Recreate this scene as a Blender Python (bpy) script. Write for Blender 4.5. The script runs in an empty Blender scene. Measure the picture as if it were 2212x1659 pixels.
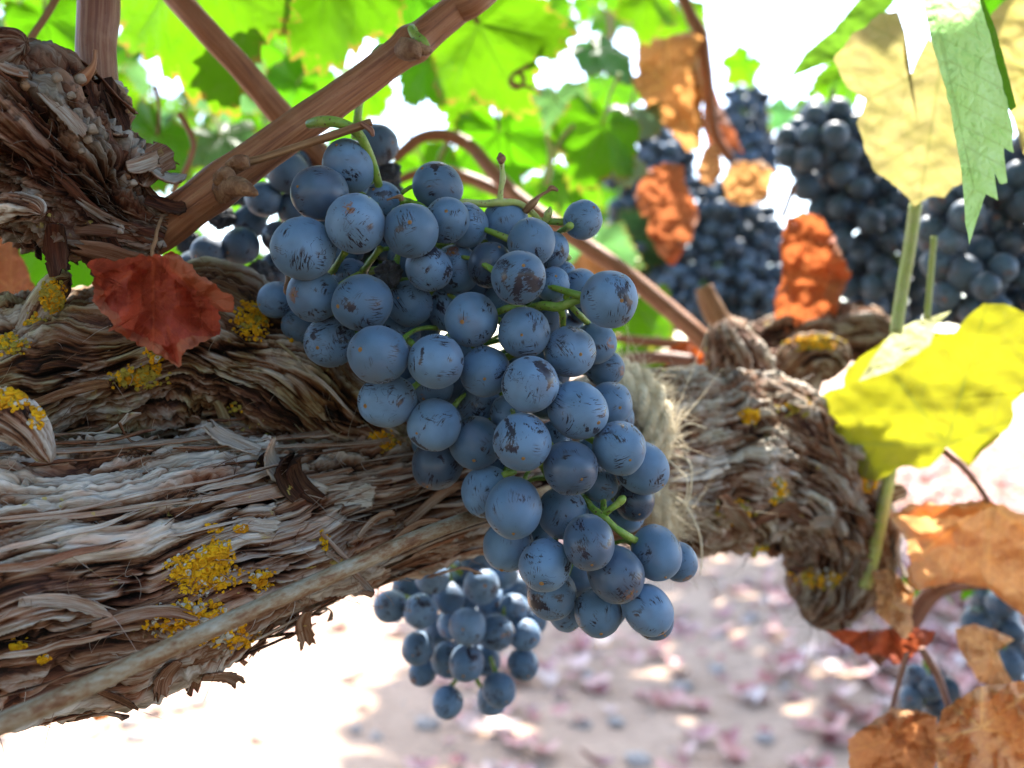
import bpy, math, random
import numpy as np
from mathutils import Vector, Matrix

# ------------------------------------------------------------------ camera, sky, sun, exposure
SC = bpy.context.scene
COL = SC.collection
CAM_H = 0.62                     # camera height above the soil (m)
FOVW = 1.04                      # picture width / distance
IW, CX, HY = 2212.0, 1106.0, 780.0   # survey grid: picture columns, centre column, horizon row
K = FOVW / IW

def F(x, y, d):
    """survey point (column, row) of the picture at distance d (m) from the camera -> world"""
    return np.array([K * d * (x - CX), d, CAM_H - K * d * (y - HY)])

cam_d = bpy.data.cameras.new('camera')
cam = bpy.data.objects.new('camera', cam_d)
COL.objects.link(cam)
cam.location = (0, 0, CAM_H)
cam.rotation_euler = (math.radians(90), 0, 0)
cam_d.sensor_width = 36.0
cam_d.lens = 36.0 / FOVW
cam_d.shift_y = -(829.5 - HY) / IW
cam_d.clip_start = 0.005
cam_d.clip_end = 2000
cam_d.dof.use_dof = True
cam_d.dof.focus_distance = 0.243
cam_d.dof.aperture_fstop = 10.5
SC.camera = cam

SUN = np.array([0.16, 0.50, 0.85]); SUN = SUN / np.linalg.norm(SUN)
wd = bpy.data.worlds.new('World'); SC.world = wd; wd.use_nodes = True
nt = wd.node_tree
sky = nt.nodes.new('ShaderNodeTexSky'); sky.sky_type = 'NISHITA'; sky.sun_disc = False
sky.sun_elevation = math.asin(SUN[2]); sky.sun_rotation = math.atan2(SUN[0], SUN[1])
sky.dust_density = 1.4; sky.air_density = 1.0; sky.ozone_density = 1.0
bg = nt.nodes['Background']; bg.inputs['Strength'].default_value = 0.15
nt.links.new(sky.outputs[0], bg.inputs['Color'])

sd = bpy.data.lights.new('sun', 'SUN'); sd.energy = 3.7; sd.angle = math.radians(0.53)
sd.color = (1.0, 0.95, 0.87)
so = bpy.data.objects.new('sun', sd); COL.objects.link(so)
so.rotation_euler = Vector(SUN).to_track_quat('Z', 'Y').to_euler()
so.location = (0.5, 2, 4)

SC.view_settings.view_transform = 'Standard'
SC.view_settings.look = 'None'
SC.view_settings.exposure = 2.58
SC.view_settings.gamma = 1.0
SC.view_settings.use_curve_mapping = False
SC.render.engine = 'CYCLES'
SC.cycles.use_denoising = True
SC.cycles.max_bounces = 8
SC.cycles.diffuse_bounces = 5
SC.cycles.transmission_bounces = 6
SC.cycles.sample_clamp_indirect = 8.0
SC.cycles.caustics_reflective = False
SC.cycles.caustics_refractive = False

rnd = random.Random(7)
RNG = np.random.default_rng(7)

# ------------------------------------------------------------------ numpy noise
def _h(ix, iy, iz, seed):
    h = (ix.astype(np.uint32) * np.uint32(374761393) + iy.astype(np.uint32) * np.uint32(668265263)
         + iz.astype(np.uint32) * np.uint32(2147483647 - 1274126177) + np.uint32((seed * 974634541) & 0xffffffff))
    h ^= h >> np.uint32(13); h *= np.uint32(1274126177); h ^= h >> np.uint32(16)
    h *= np.uint32(2246822519); h ^= h >> np.uint32(15)
    return h

GR = np.array([[1,1,0],[-1,1,0],[1,-1,0],[-1,-1,0],[1,0,1],[-1,0,1],[1,0,-1],[-1,0,-1],[0,1,1],[0,-1,1],[0,1,-1],[0,-1,-1]], float)

def pn(x, y, z, seed=0):
    x, y, z = np.broadcast_arrays(np.asarray(x, float), np.asarray(y, float), np.asarray(z, float))
    xi, yi, zi = np.floor(x), np.floor(y), np.floor(z)
    fx, fy, fz = x - xi, y - yi, z - zi
    xi, yi, zi = xi.astype(np.int64), yi.astype(np.int64), zi.astype(np.int64)
    u, v, w = [t * t * t * (t * (t * 6 - 15) + 10) for t in (fx, fy, fz)]
    out = 0
    for dx in (0, 1):
        for dy in (0, 1):
            for dz in (0, 1):
                g = GR[(_h(xi + dx, yi + dy, zi + dz, seed) % np.uint32(12)).astype(np.int64)]
                dot = g[..., 0] * (fx - dx) + g[..., 1] * (fy - dy) + g[..., 2] * (fz - dz)
                out = out + dot * (u if dx else 1 - u) * (v if dy else 1 - v) * (w if dz else 1 - w)
    return out

def fbm(x, y, z, seed=0, oct=4, gain=0.5):
    a, f, s = 1.0, 1.0, 0
    for o in range(oct):
        s = s + a * pn(x * f, y * f, z * f, seed + o * 17)
        a *= gain; f *= 2.03
    return s

def cells(x, y, z, seed=0):
    """cellular noise: (F1, F2, random id, signed offset along x inside the cell)"""
    xi, yi, zi = np.floor(x).astype(np.int64), np.floor(y).astype(np.int64), np.floor(z).astype(np.int64)
    f1 = np.full(x.shape, 9.0); f2 = np.full(x.shape, 9.0); rid = np.zeros(x.shape); off = np.zeros(x.shape)
    for dx in (-1, 0, 1):
        for dy in (-1, 0, 1):
            for dz in (-1, 0, 1):
                a, b, c = xi + dx, yi + dy, zi + dz
                h = _h(a, b, c, seed)
                px = a + (h & np.uint32(1023)) / 1023.0
                py = b + ((h >> np.uint32(10)) & np.uint32(1023)) / 1023.0
                pz = c + ((h >> np.uint32(20)) & np.uint32(1023)) / 1023.0
                d = np.sqrt((px - x) ** 2 + (py - y) ** 2 + (pz - z) ** 2)
                near = d < f1
                f2 = np.where(near, f1, np.minimum(f2, d))
                r = (_h(a, b, c, seed + 99) & np.uint32(65535)) / 65535.0
                rid = np.where(near, r, rid); off = np.where(near, x - px, off)
                f1 = np.where(near, d, f1)
    return f1, f2, rid, off

def sstep(a, b, x):
    t = np.clip((x - a) / (b - a), 0, 1)
    return t * t * (3 - 2 * t)

# ------------------------------------------------------------------ mesh helpers
def make_mesh(name, verts, quads=None, tris=None, smooth=True, fattr=None, vattr=None):
    me = bpy.data.meshes.new(name)
    verts = np.asarray(verts, np.float32).reshape(-1, 3)
    me.vertices.add(len(verts)); me.vertices.foreach_set('co', verts.ravel())
    loops, starts, n = [], [], 0
    if quads is not None and len(quads):
        q = np.asarray(quads, np.int32).reshape(-1, 4)
        loops.append(q.ravel()); starts.append(np.arange(len(q)) * 4); n += len(q) * 4
    if tris is not None and len(tris):
        t = np.asarray(tris, np.int32).reshape(-1, 3)
        loops.append(t.ravel()); starts.append(n + np.arange(len(t)) * 3); n += len(t) * 3
    lp = np.concatenate(loops).astype(np.int32); st = np.concatenate(starts).astype(np.int32)
    me.loops.add(len(lp)); me.loops.foreach_set('vertex_index', lp)
    me.polygons.add(len(st)); me.polygons.foreach_set('loop_start', st)
    me.update(calc_edges=True)
    me.polygons.foreach_set('use_smooth', np.full(len(st), smooth))
    for k, v in (fattr or {}).items():
        a = me.attributes.new(k, 'FLOAT', 'POINT'); a.data.foreach_set('value', np.asarray(v, np.float32).ravel())
    for k, v in (vattr or {}).items():
        a = me.attributes.new(k, 'FLOAT_VECTOR', 'POINT'); a.data.foreach_set('vector', np.asarray(v, np.float32).ravel())
    me.validate()
    return me

class Bag:
    """collects pieces of one object"""
    def __init__(s): s.v, s.q, s.t, s.n, s.f, s.g = [], [], [], 0, {}, {}
    def add(s, v, q=None, t=None, f=None, g=None):
        v = np.asarray(v, float).reshape(-1, 3)
        s.v.append(v)
        if q is not None and len(q): s.q.append(np.asarray(q).reshape(-1, 4) + s.n)
        if t is not None and len(t): s.t.append(np.asarray(t).reshape(-1, 3) + s.n)
        for k, a in (f or {}).items(): s.f.setdefault(k, []).append(np.broadcast_to(np.asarray(a, float).ravel(), (len(v),)))
        for k, a in (g or {}).items(): s.g.setdefault(k, []).append(np.broadcast_to(np.asarray(a, float).reshape(-1, 3), (len(v), 3)))
        s.n += len(v)
    def mesh(s, name, smooth=True):
        return make_mesh(name, np.concatenate(s.v), np.concatenate(s.q) if s.q else None, np.concatenate(s.t) if s.t else None,
                         smooth, {k: np.concatenate(a) for k, a in s.f.items()}, {k: np.concatenate(a) for k, a in s.g.items()})

PLOC = {}
def empty(name, loc, label, cat, group=None):
    o = bpy.data.objects.new(name, None); COL.objects.link(o)
    o.location = [float(c) for c in loc]; o.empty_display_size = 0.01
    o['label'] = label; o['category'] = cat
    if group: o['group'] = group
    PLOC[o.name] = Matrix.Translation(o.location)
    return o

def link(name, me, mat=None, parent=None, M=None, label=None, cat=None, kind=None, group=None, color=None):
    o = bpy.data.objects.new(name, me); COL.objects.link(o)
    if mat is not None and len(me.materials) == 0: me.materials.append(mat)
    M = M or Matrix.Identity(4)
    if parent is not None:
        o.parent = parent
        PM = PLOC[parent.name]
        o.matrix_basis = PM.inverted() @ M
    else:
        o.matrix_basis = M
    PLOC[o.name] = M
    if label: o['label'] = label
    if cat: o['category'] = cat
    if kind: o['kind'] = kind
    if group: o['group'] = group
    if color: o.color = (*color, 1.0)
    return o

def catmull(P, n):
    P = np.asarray(P, float)
    if len(P) == 2:
        t = np.linspace(0, 1, n)[:, None]; return P[0] * (1 - t) + P[1] * t
    Q = np.vstack([2 * P[0] - P[1], P, 2 * P[-1] - P[-2]])
    m = len(P) - 1
    tt = np.linspace(0, m, n); i = np.minimum(tt.astype(int), m - 1); t = (tt - i)[:, None]
    a, b, c, d = Q[i], Q[i + 1], Q[i + 2], Q[i + 3]
    return 0.5 * (2 * b + (c - a) * t + (2 * a - 5 * b + 4 * c - d) * t ** 2 + (3 * b - a - 3 * c + d) * t ** 3)

def frames(C):
    T = np.gradient(C, axis=0); T /= np.linalg.norm(T, axis=1)[:, None]
    N = np.zeros_like(T); ref = np.array([0.0, -1.0, 0.0])
    for i in range(len(C)):
        nrm = ref - T[i] * ref.dot(T[i])
        if np.linalg.norm(nrm) < 0.15:
            nrm = np.array([0, 0, 1.0]) - T[i] * T[i][2]
        N[i] = nrm / np.linalg.norm(nrm)
    return T, N, np.cross(T, N)

def grid_quads(nu, nv, wrap):
    i = np.arange(nu - 1)[:, None]; j = np.arange(nv if wrap else nv - 1)[None, :]
    j2 = (j + 1) % nv
    q = np.stack([i * nv + j, i * nv + j2, (i + 1) * nv + j2, (i + 1) * nv + j], -1)
    return q.reshape(-1, 4)

def tube_arrays(pts, rad, nu=24, nv=10, wob=0.0, seed=0, cap=True):
    """round bar along a smooth path: verts, quads, tris, grain coordinates (mm)"""
    C4 = catmull(np.column_stack([np.asarray(pts, float), np.asarray(rad, float)]), nu)
    C, R = C4[:, :3], np.maximum(C4[:, 3], 1e-5)
    T, N, B = frames(C)
    th = np.linspace(0, 2 * math.pi, nv, endpoint=False)
    s = np.concatenate([[0], np.cumsum(np.linalg.norm(np.diff(C, axis=0), axis=1))])
    rr = R[:, None] * np.ones((1, nv))
    rm = R.mean()
    gc = np.stack([s[:, None] + 0 * th, rm * np.cos(th)[None] + 0 * s[:, None], rm * np.sin(th)[None] + 0 * s[:, None]], -1) * 1000
    if wob:
        rr = rr * (1 + wob * pn(gc[..., 0] * 0.12 / (rm * 200 + .3), gc[..., 1] / (rm * 1000) * 1.1, gc[..., 2] / (rm * 1000) * 1.1, seed)
                   + wob * .5 * pn(gc[..., 0] * 0.04, gc[..., 1] / (rm * 1000) * 3.5, gc[..., 2] / (rm * 1000) * 3.5, seed + 3))
    V = C[:, None] + rr[..., None] * (np.cos(th)[None, :, None] * N[:, None] + np.sin(th)[None, :, None] * B[:, None])
    V = V.reshape(-1, 3); q = grid_quads(nu, nv, True); t = []
    g = gc.reshape(-1, 3)
    if cap:
        n0 = len(V)
        V = np.vstack([V, C[0], C[-1]]); g = np.vstack([g, g[0], g[-1]])
        for j in range(nv):
            t.append((n0, (j + 1) % nv, j)); t.append((n0 + 1, (nu - 1) * nv + j, (nu - 1) * nv + (j + 1) % nv))
    return V, q, t, g

def tube_obj(name, pts, rad, mat, parent=None, nu=24, nv=10, wob=0.0, seed=0, **kw):
    V, q, t, g = tube_arrays(pts, rad, nu, nv, wob, seed)
    me = make_mesh(name, V, q, t, True, None, {'grain': g})
    return link(name, me, mat, parent, **kw)

# ------------------------------------------------------------------ materials
class NT:
    def __init__(s, name):
        s.m = bpy.data.materials.new(name); s.m.use_nodes = True
        s.t = s.m.node_tree; s.t.nodes.clear()
        s.out = s.n('ShaderNodeOutputMaterial')
    def n(s, typ, **kw):
        o = s.t.nodes.new(typ)
        for k, v in kw.items(): setattr(o, k, v)
        return o
    def l(s, a, b): s.t.links.new(a, b)
    def put(s, sock, v):
        if isinstance(v, bpy.types.NodeSocket): s.l(v, sock)
        elif isinstance(v, (int, float)) and sock.type in ('RGBA',): sock.default_value = (v, v, v, 1)
        elif isinstance(v, (tuple, list)) and sock.type == 'RGBA' and len(v) == 3: sock.default_value = (*v, 1)
        else: sock.default_value = v
    def math(s, op, a, b=0.0, c=None, clamp=False):
        o = s.n('ShaderNodeMath', operation=op, use_clamp=clamp)
        s.put(o.inputs[0], a); s.put(o.inputs[1], b)
        if c is not None: s.put(o.inputs[2], c)
        return o.outputs[0]
    def vmath(s, op, a, b=None):
        o = s.n('ShaderNodeVectorMath', operation=op); s.put(o.inputs[0], a)
        if b is not None: s.put(o.inputs[1], b)
        return o.outputs[0]
    def noise(s, vec, scale=5.0, detail=2.0, rough=0.5, dist=0.0):
        o = s.n('ShaderNodeTexNoise'); s.put(o.inputs['Vector'], vec)
        o.inputs['Scale'].default_value = scale; o.inputs['Detail'].default_value = detail
        o.inputs['Roughness'].default_value = rough; o.inputs['Distortion'].default_value = dist
        return o.outputs[0]
    def vor(s, vec, scale, feature='F1', rand=1.0):
        o = s.n('ShaderNodeTexVoronoi', feature=feature); s.put(o.inputs['Vector'], vec)
        o.inputs['Scale'].default_value = scale; o.inputs['Randomness'].default_value = rand
        return o.outputs[0]
    def step(s, x, a, b):
        o = s.n('ShaderNodeMapRange', interpolation_type='SMOOTHSTEP'); s.put(o.inputs[0], x)
        o.inputs[1].default_value = a; o.inputs[2].default_value = b
        o.inputs[3].default_value = 0.0; o.inputs[4].default_value = 1.0
        return o.outputs[0]
    def mix(s, f, a, b, blend='MIX'):
        o = s.n('ShaderNodeMix', data_type='RGBA', blend_type=blend)
        s.put(o.inputs[0], f); s.put(o.inputs[6], a); s.put(o.inputs[7], b)
        return o.outputs[2]
    def ramp(s, x, stops, interp='LINEAR'):
        o = s.n('ShaderNodeValToRGB'); s.put(o.inputs[0], x); e = o.color_ramp.elements
        o.color_ramp.interpolation = interp
        while len(e) < len(stops): e.new(0.5)
        for i, (p, c) in enumerate(stops): e[i].position = p; e[i].color = (*c, 1)
        return o.outputs[0]
    def mapping(s, vec, scale=(1, 1, 1), loc=(0, 0, 0)):
        o = s.n('ShaderNodeMapping'); s.put(o.inputs['Vector'], vec)
        o.inputs['Scale'].default_value = scale; o.inputs['Location'].default_value = loc
        return o.outputs[0]
    def attr(s, name, out='Fac'):
        o = s.n('ShaderNodeAttribute', attribute_name=name); return o.outputs[out]
    def bump(s, h, dist, strength=1.0, normal=None):
        o = s.n('ShaderNodeBump'); s.put(o.inputs['Height'], h)
        o.inputs['Distance'].default_value = dist; o.inputs['Strength'].default_value = strength
        if normal is not None: s.l(normal, o.inputs['Normal'])
        return o.outputs[0]
    def bsdf(s, color, rough=0.6, normal=None, **kw):
        o = s.n('ShaderNodeBsdfPrincipled'); s.put(o.inputs['Base Color'], color); s.put(o.inputs['Roughness'], rough)
        if normal is not None: s.l(normal, o.inputs['Normal'])
        for k, v in kw.items(): s.put(o.inputs[k.replace('_', ' ')], v)
        return o.outputs[0]
    def done(s, sh): s.l(sh, s.out.inputs[0]); return s.m

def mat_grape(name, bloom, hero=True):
    t = NT(name)
    co = t.n('ShaderNodeTexCoord').outputs['Object']
    oi = t.n('ShaderNodeObjectInfo')
    r = oi.outputs['Random']
    off = t.vmath('SCALE', (17.3, 9.1, 23.7)); off.node.inputs['Scale'].default_value = 1.0
    t.l(r, off.node.inputs['Scale'])
    p = t.vmath('ADD', co, off)
    big = t.noise(p, 1.3, 2, 0.5)
    # rubbed patches with ragged brush edges
    warp = t.noise(t.mapping(p, (1.0, 2.6, 1.3)), 5.0, 4, 0.7)
    r2 = t.math('FRACT', t.math('MULTIPLY', r, 37.7))
    amt = t.math('MULTIPLY', t.math('SUBTRACT', r2, 0.5), 0.11)
    pn_ = t.math('ADD', t.math('ADD', t.noise(p, 1.15, 2, 0.45, 0.6), amt), t.math('MULTIPLY', t.math('SUBTRACT', warp, 0.5), 0.46))
    patch = t.step(pn_, 0.640, 0.695)
    # brush streaks: anisotropic noise inside a wider patch
    st = t.noise(t.mapping(p, (1.2, 12.0, 2.2)), 1.5, 3, 0.6, 0.4)
    stm = t.math('MULTIPLY', t.step(st, 0.52, 0.575), t.step(t.noise(p, 1.25, 1, 0.5), 0.58, 0.67))
    st2 = t.noise(t.mapping(p, (11.0, 1.4, 1.8), (3, 1, 2)), 1.5, 3, 0.6, 0.5)
    stm2 = t.math('MULTIPLY', t.step(st2, 0.53, 0.58), t.step(t.noise(t.mapping(p, loc=(7, 3, 1)), 1.2, 1, 0.5), 0.585, 0.675))
    # thin scribbled scratches
    ln = t.noise(p, 1.9, 2.5, 0.55, 1.3)
    lm = t.math('SUBTRACT', 1.0, t.step(t.math('ABSOLUTE', t.math('SUBTRACT', ln, 0.5)), 0.004, 0.013))
    lm = t.math('MULTIPLY', t.math('MULTIPLY', lm, t.step(t.math('FRACT', t.math('MULTIPLY', r, 13.1)), .35, .7)), t.step(t.noise(t.mapping(p, loc=(3, 8, 5)), 1.6, 2, 0.6), 0.53, 0.58))
    # dust specks
    vd = t.vor(p, 9.0)
    sp = t.math('MULTIPLY', t.math('SUBTRACT', 1.0, t.step(vd, 0.05, 0.10)), t.step(t.noise(p, 11.0, 1), 0.5, 0.6))
    m = t.math('MAXIMUM', t.math('MAXIMUM', patch, t.math('MAXIMUM', stm, stm2)), t.math('MAXIMUM', lm, t.math('MULTIPLY', sp, 0.8)))
    m = t.math('MULTIPLY', m, 0.94)
    c2 = tuple(0.72 * c for c in bloom)
    bl = t.mix(t.step(big, 0.3, 0.7), bloom, c2)
    bl = t.mix(t.math('MULTIPLY', t.math('POWER', t.math('FRACT', t.math('MULTIPLY', r, 91.3)), 1.2), 0.80), bl, (bloom[0] * .20, bloom[1] * .26, bloom[2] * .28))
    bl = t.mix(t.math('MULTIPLY', t.step(t.noise(p, .9, 2, .5), 0.52, 0.72), 0.55), bl, (bloom[0] * .85, bloom[1] * .55, bloom[2] * .48))
    bl = t.mix(t.math('MULTIPLY', t.noise(p, 40.0, 2), 0.25), bl, (bloom[0] * 1.15, bloom[1] * 1.12, bloom[2] * 1.1))
    bare = t.math('MULTIPLY', t.step(t.math('FRACT', t.math('MULTIPLY', r, 53.3)), 0.90, 0.94), 0.62)
    bl = t.mix(bare, bl, (0.020, 0.024, 0.042))
    sz = t.n('ShaderNodeSeparateXYZ'); t.l(co, sz.inputs[0])
    rus = t.math('ADD', sz.outputs[2], t.math('MULTIPLY', t.math('SUBTRACT', t.noise(p, 7.0, 3, 0.7, 0.5), 0.5), 0.16))
    rus = t.math('MULTIPLY', t.step(rus, 0.988, 1.0), t.step(t.math('FRACT', t.math('MULTIPLY', r, 71.9)), 0.78, 0.84))
    skin = t.mix(t.noise(p, 3.0, 2), (0.008, 0.008, 0.016), (0.03, 0.018, 0.026))
    col = t.mix(m, bl, skin)
    col = t.mix(t.math('MULTIPLY', rus, 0.8), col, (0.20, 0.075, 0.028))
    rough = t.math('ADD', t.math('MULTIPLY', t.math('MAXIMUM', m, bare), -0.33), 0.56)
    nrm = t.bump(t.math('ADD', t.noise(p, 28.0, 3, 0.6), t.math('MULTIPLY', m, -0.5)), 0.00006, 0.35)
    return t.done(t.bsdf(col, rough, nrm, Specular_IOR_Level=0.42, Sheen_Weight=0.12, Sheen_Roughness=0.5))

def mat_bark(name, lift=1.0, red=0.0, green=0.0):
    t = NT(name)
    g = t.attr('grain', 'Vector'); tone = t.attr('tone')
    f1 = t.noise(t.mapping(g, (0.05, 0.9, 0.9)), 1.0, 5, 0.62, 0.6)
    f2 = t.noise(t.mapping(g, (0.16, 3.6, 3.6)), 1.0, 4, 0.65, 0.3)
    f3 = t.noise(t.mapping(g, (0.03, 0.12, 0.12)), 1.0, 3, 0.5)
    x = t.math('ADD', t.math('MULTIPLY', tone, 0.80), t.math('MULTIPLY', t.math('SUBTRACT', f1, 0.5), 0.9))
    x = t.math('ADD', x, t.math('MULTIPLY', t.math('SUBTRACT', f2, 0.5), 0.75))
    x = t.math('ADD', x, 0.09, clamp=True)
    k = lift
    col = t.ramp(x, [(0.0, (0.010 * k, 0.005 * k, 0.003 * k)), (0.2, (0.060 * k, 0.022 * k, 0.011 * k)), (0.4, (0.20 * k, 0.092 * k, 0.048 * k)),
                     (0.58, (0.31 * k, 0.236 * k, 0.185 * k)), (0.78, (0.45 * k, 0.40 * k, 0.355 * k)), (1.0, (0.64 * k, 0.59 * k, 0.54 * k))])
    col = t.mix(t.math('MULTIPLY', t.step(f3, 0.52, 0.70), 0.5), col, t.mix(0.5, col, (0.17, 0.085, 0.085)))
    warm = t.noise(t.mapping(g, (0.045, 0.16, 0.16), (5, 2, 8)), 1.0, 3, 0.55)
    col = t.mix(t.math('MULTIPLY', t.step(warm, 0.55 - red * .2, 0.70 - red * .2), 0.34 + 0.45 * red), col, t.mix(1.0, col, (1.0, 0.50, 0.28), 'MULTIPLY'))
    if green:
        gm = t.noise(t.mapping(g, (0.06, 0.1, 0.1), (1, 9, 4)), 1.0, 4, 0.6)
        col = t.mix(t.math('MULTIPLY', t.step(gm, 0.42, 0.62), green), col, t.mix(1.0, col, (0.80, 0.82, 0.44), 'MULTIPLY'))
    gp = t.n('ShaderNodeNewGeometry').outputs['Position']
    lich = t.math('MULTIPLY', t.step(t.noise(gp, 260.0, 3, 0.6), 0.655, 0.69), t.step(t.noise(gp, 45.0, 2), 0.52, 0.62))
    col = t.mix(t.math('MULTIPLY', lich, 0.85), col, t.mix(t.noise(gp, 500.0, 1), (0.50, 0.34, 0.04), (0.42, 0.40, 0.16)))
    hgt = t.math('ADD', t.math('MULTIPLY', f1, 0.6), t.math('MULTIPLY', f2, 0.5))
    nrm = t.bump(hgt, 0.0011, 0.9)
    return t.done(t.bsdf(col, 0.82, nrm, Specular_IOR_Level=0.25))

def mat_cane(name, base, dark, light, rough=0.5):
    t = NT(name)
    g = t.attr('grain', 'Vector')
    f1 = t.noise(t.mapping(g, (0.035, 1.1, 1.1)), 1.0, 4, 0.6, 0.2)
    f2 = t.noise(t.mapping(g, (0.25, 3.2, 3.2)), 1.0, 3, 0.6)
    bl = t.noise(t.mapping(g, (0.10, 0.12, 0.12)), 1.0, 3, 0.6)
    col = t.ramp(f1, [(0.25, dark), (0.48, base), (0.75, light)])
    col = t.mix(t.math('MULTIPLY', t.step(bl, 0.5, 0.72), 0.55), col, t.mix(0.6, col, light))
    sp = t.math('MULTIPLY', t.math('SUBTRACT', 1.0, t.step(t.vor(t.mapping(g, (0.8, 1.5, 1.5)), 0.8), 0.08, 0.16)), t.step(f2, 0.45, 0.55))
    col = t.mix(t.math('MULTIPLY', sp, 0.75), col, tuple(c * 0.4 for c in dark))
    nrm = t.bump(t.math('ADD', f1, t.math('MULTIPLY', f2, 0.4)), 0.0006, 0.8)
    return t.done(t.bsdf(col, rough, nrm, Specular_IOR_Level=0.35))

def mat_stem(name, c1, c2, spot):
    t = NT(name)
    g = t.attr('grain', 'Vector')
    n = t.noise(g, 0.25, 3, 0.6)
    col = t.mix(t.step(n, 0.35, 0.65), c1, c2)
    sp = t.math('SUBTRACT', 1.0, t.step(t.vor(g, 1.05), 0.18, 0.30))
    sp = t.math('MULTIPLY', sp, t.step(t.noise(g, 0.5, 1), 0.42, 0.55))
    col = t.mix(sp, col, spot)
    nrm = t.bump(t.math('SUBTRACT', t.noise(g, 1.2, 3), t.math('MULTIPLY', sp, -0.4)), 0.0004, 0.6)
    return t.done(t.bsdf(col, 0.48, nrm, Subsurface_Weight=0.15, Subsurface_Radius=(0.002, 0.003, 0.001)))

def mat_leaf(name, dry=False):
    """thin leaf: object colour gives the blade; light passes through it"""
    t = NT(name)
    co = t.n('ShaderNodeTexCoord').outputs['Object']
    oi = t.n('ShaderNodeObjectInfo'); c = oi.outputs['Color']
    off = t.vmath('SCALE', (7.3, 19.1, 3.7)); t.l(oi.outputs['Random'], off.node.inputs['Scale'])
    lp = t.vmath('ADD', t.attr('leafpos', 'Vector'), off)
    vein = t.attr('vein'); edge = t.attr('edge')
    bk = t.n('ShaderNodeNewGeometry').outputs['Backfacing']
    n1 = t.noise(lp, 3.2, 4, 0.6); n2 = t.noise(lp, 16.0, 4, 0.65); n3 = t.noise(lp, 70.0, 2, 0.6)
    if not dry:
        base = t.mix(1.0, c, (0.42, 0.42, 0.42), 'MULTIPLY')
        up = t.mix(t.step(n1, 0.35, 0.65), base, t.mix(1.0, base, (0.85, 0.92, 0.8), 'MULTIPLY'))
        low = t.mix(0.35, up, (0.20, 0.26, 0.15))
        col = t.mix(bk, up, low)
        col = t.mix(t.math('MULTIPLY', vein, 0.55), col, (0.24, 0.28, 0.10))
        tr = t.mix(t.step(n1, 0.3, 0.7), c, t.mix(1.0, c, (0.90, 0.94, 0.75), 'MULTIPLY'))
        tr = t.mix(t.math('MULTIPLY', t.step(n2, 0.5, 0.72), 0.4), tr, t.mix(1.0, tr, (1.2, 1.08, 0.9), 'MULTIPLY'))
        tr = t.mix(t.math('MULTIPLY', vein, 0.6), tr, t.mix(1.0, tr, (0.55, 0.62, 0.5), 'MULTIPLY'))
        brown = t.math('MULTIPLY', t.step(t.math('ADD', edge, t.math('MULTIPLY', t.math('SUBTRACT', n2, 0.5), 0.5)), 0.93, 1.0), 0.75)
        spots = t.math('MULTIPLY', t.step(t.noise(lp, 24.0, 2, 0.5), 0.72, 0.76), 0.35)
        brown = t.math('MAXIMUM', brown, spots)
        col = t.mix(brown, col, (0.22, 0.11, 0.03)); tr = t.mix(brown, tr, (0.30, 0.16, 0.03))
        h = t.math('ADD', t.math('MULTIPLY', vein, -0.9), t.math('ADD', t.math('MULTIPLY', n2, 0.35), t.math('MULTIPLY', t.vor(lp, 26.0), 0.5)))
        nrm = t.bump(h, 0.0007, 0.55)
        p = t.bsdf(col, 0.42, nrm, Specular_IOR_Level=0.4)
        fac = 0.55
    else:
        up = t.mix(t.step(n1, 0.32, 0.68), c, t.mix(1.0, c, (0.70, 0.55, 0.60), 'MULTIPLY'))
        up = t.mix(t.math('MULTIPLY', t.step(n2, 0.45, 0.7), 0.55), up, t.mix(1.0, c, (1.25, 1.55, 1.1), 'MULTIPLY'))
        low = t.mix(0.5, t.mix(1.0, c, (1.45, 1.7, 1.6), 'MULTIPLY'), (0.36, 0.17, 0.08))
        low = t.mix(t.math('MULTIPLY', t.step(n3, 0.4, 0.65), 0.5), low, (0.46, 0.25, 0.12))
        col = t.mix(bk, up, low)
        col = t.mix(t.math('MULTIPLY', vein, 0.45), col, t.mix(1.0, c, (1.6, 2.2, 1.6), 'MULTIPLY'))
        tr = t.mix(1.0, c, (1.05, 0.95, 0.75), 'MULTIPLY')
        h = t.math('ADD', t.math('MULTIPLY', vein, -0.8), t.math('ADD', t.math('MULTIPLY', n2, 1.4), t.math('MULTIPLY', n3, 0.5)))
        nrm = t.bump(h, 0.0009, 0.8)
        p = t.bsdf(col, 0.66, nrm, Specular_IOR_Level=0.25)
        fac = 0.42
    tl = t.n('ShaderNodeBsdfTranslucent'); t.put(tl.inputs[0], tr)
    ms = t.n('ShaderNodeMixShader'); ms.inputs[0].default_value = fac
    t.l(p, ms.inputs[1]); t.l(tl.outputs[0], ms.inputs[2])
    return t.done(ms.outputs[0])

def mat_lichen():
    t = NT('lichen')
    p = t.n('ShaderNodeNewGeometry').outputs['Position']
    gv = t.attr('tint')
    col = t.mix(t.step(t.noise(p, 300.0, 3), 0.35, 0.65), (0.74, 0.42, 0.012), (0.58, 0.26, 0.01))
    col = t.mix(t.step(gv, 0.78, 0.9), col, (0.50, 0.48, 0.42))
    col = t.mix(t.math('MULTIPLY', t.step(gv, 0.0, 0.35), 0.0), col, (0.4, 0.36, 0.05))
    col = t.mix(t.math('SUBTRACT', 1.0, t.step(gv, 0.02, 0.3)), col, (0.36, 0.30, 0.05))
    return t.done(t.bsdf(col, 0.85, t.bump(t.noise(p, 1500.0, 3), 0.0003, 0.8), Specular_IOR_Level=0.2))

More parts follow.
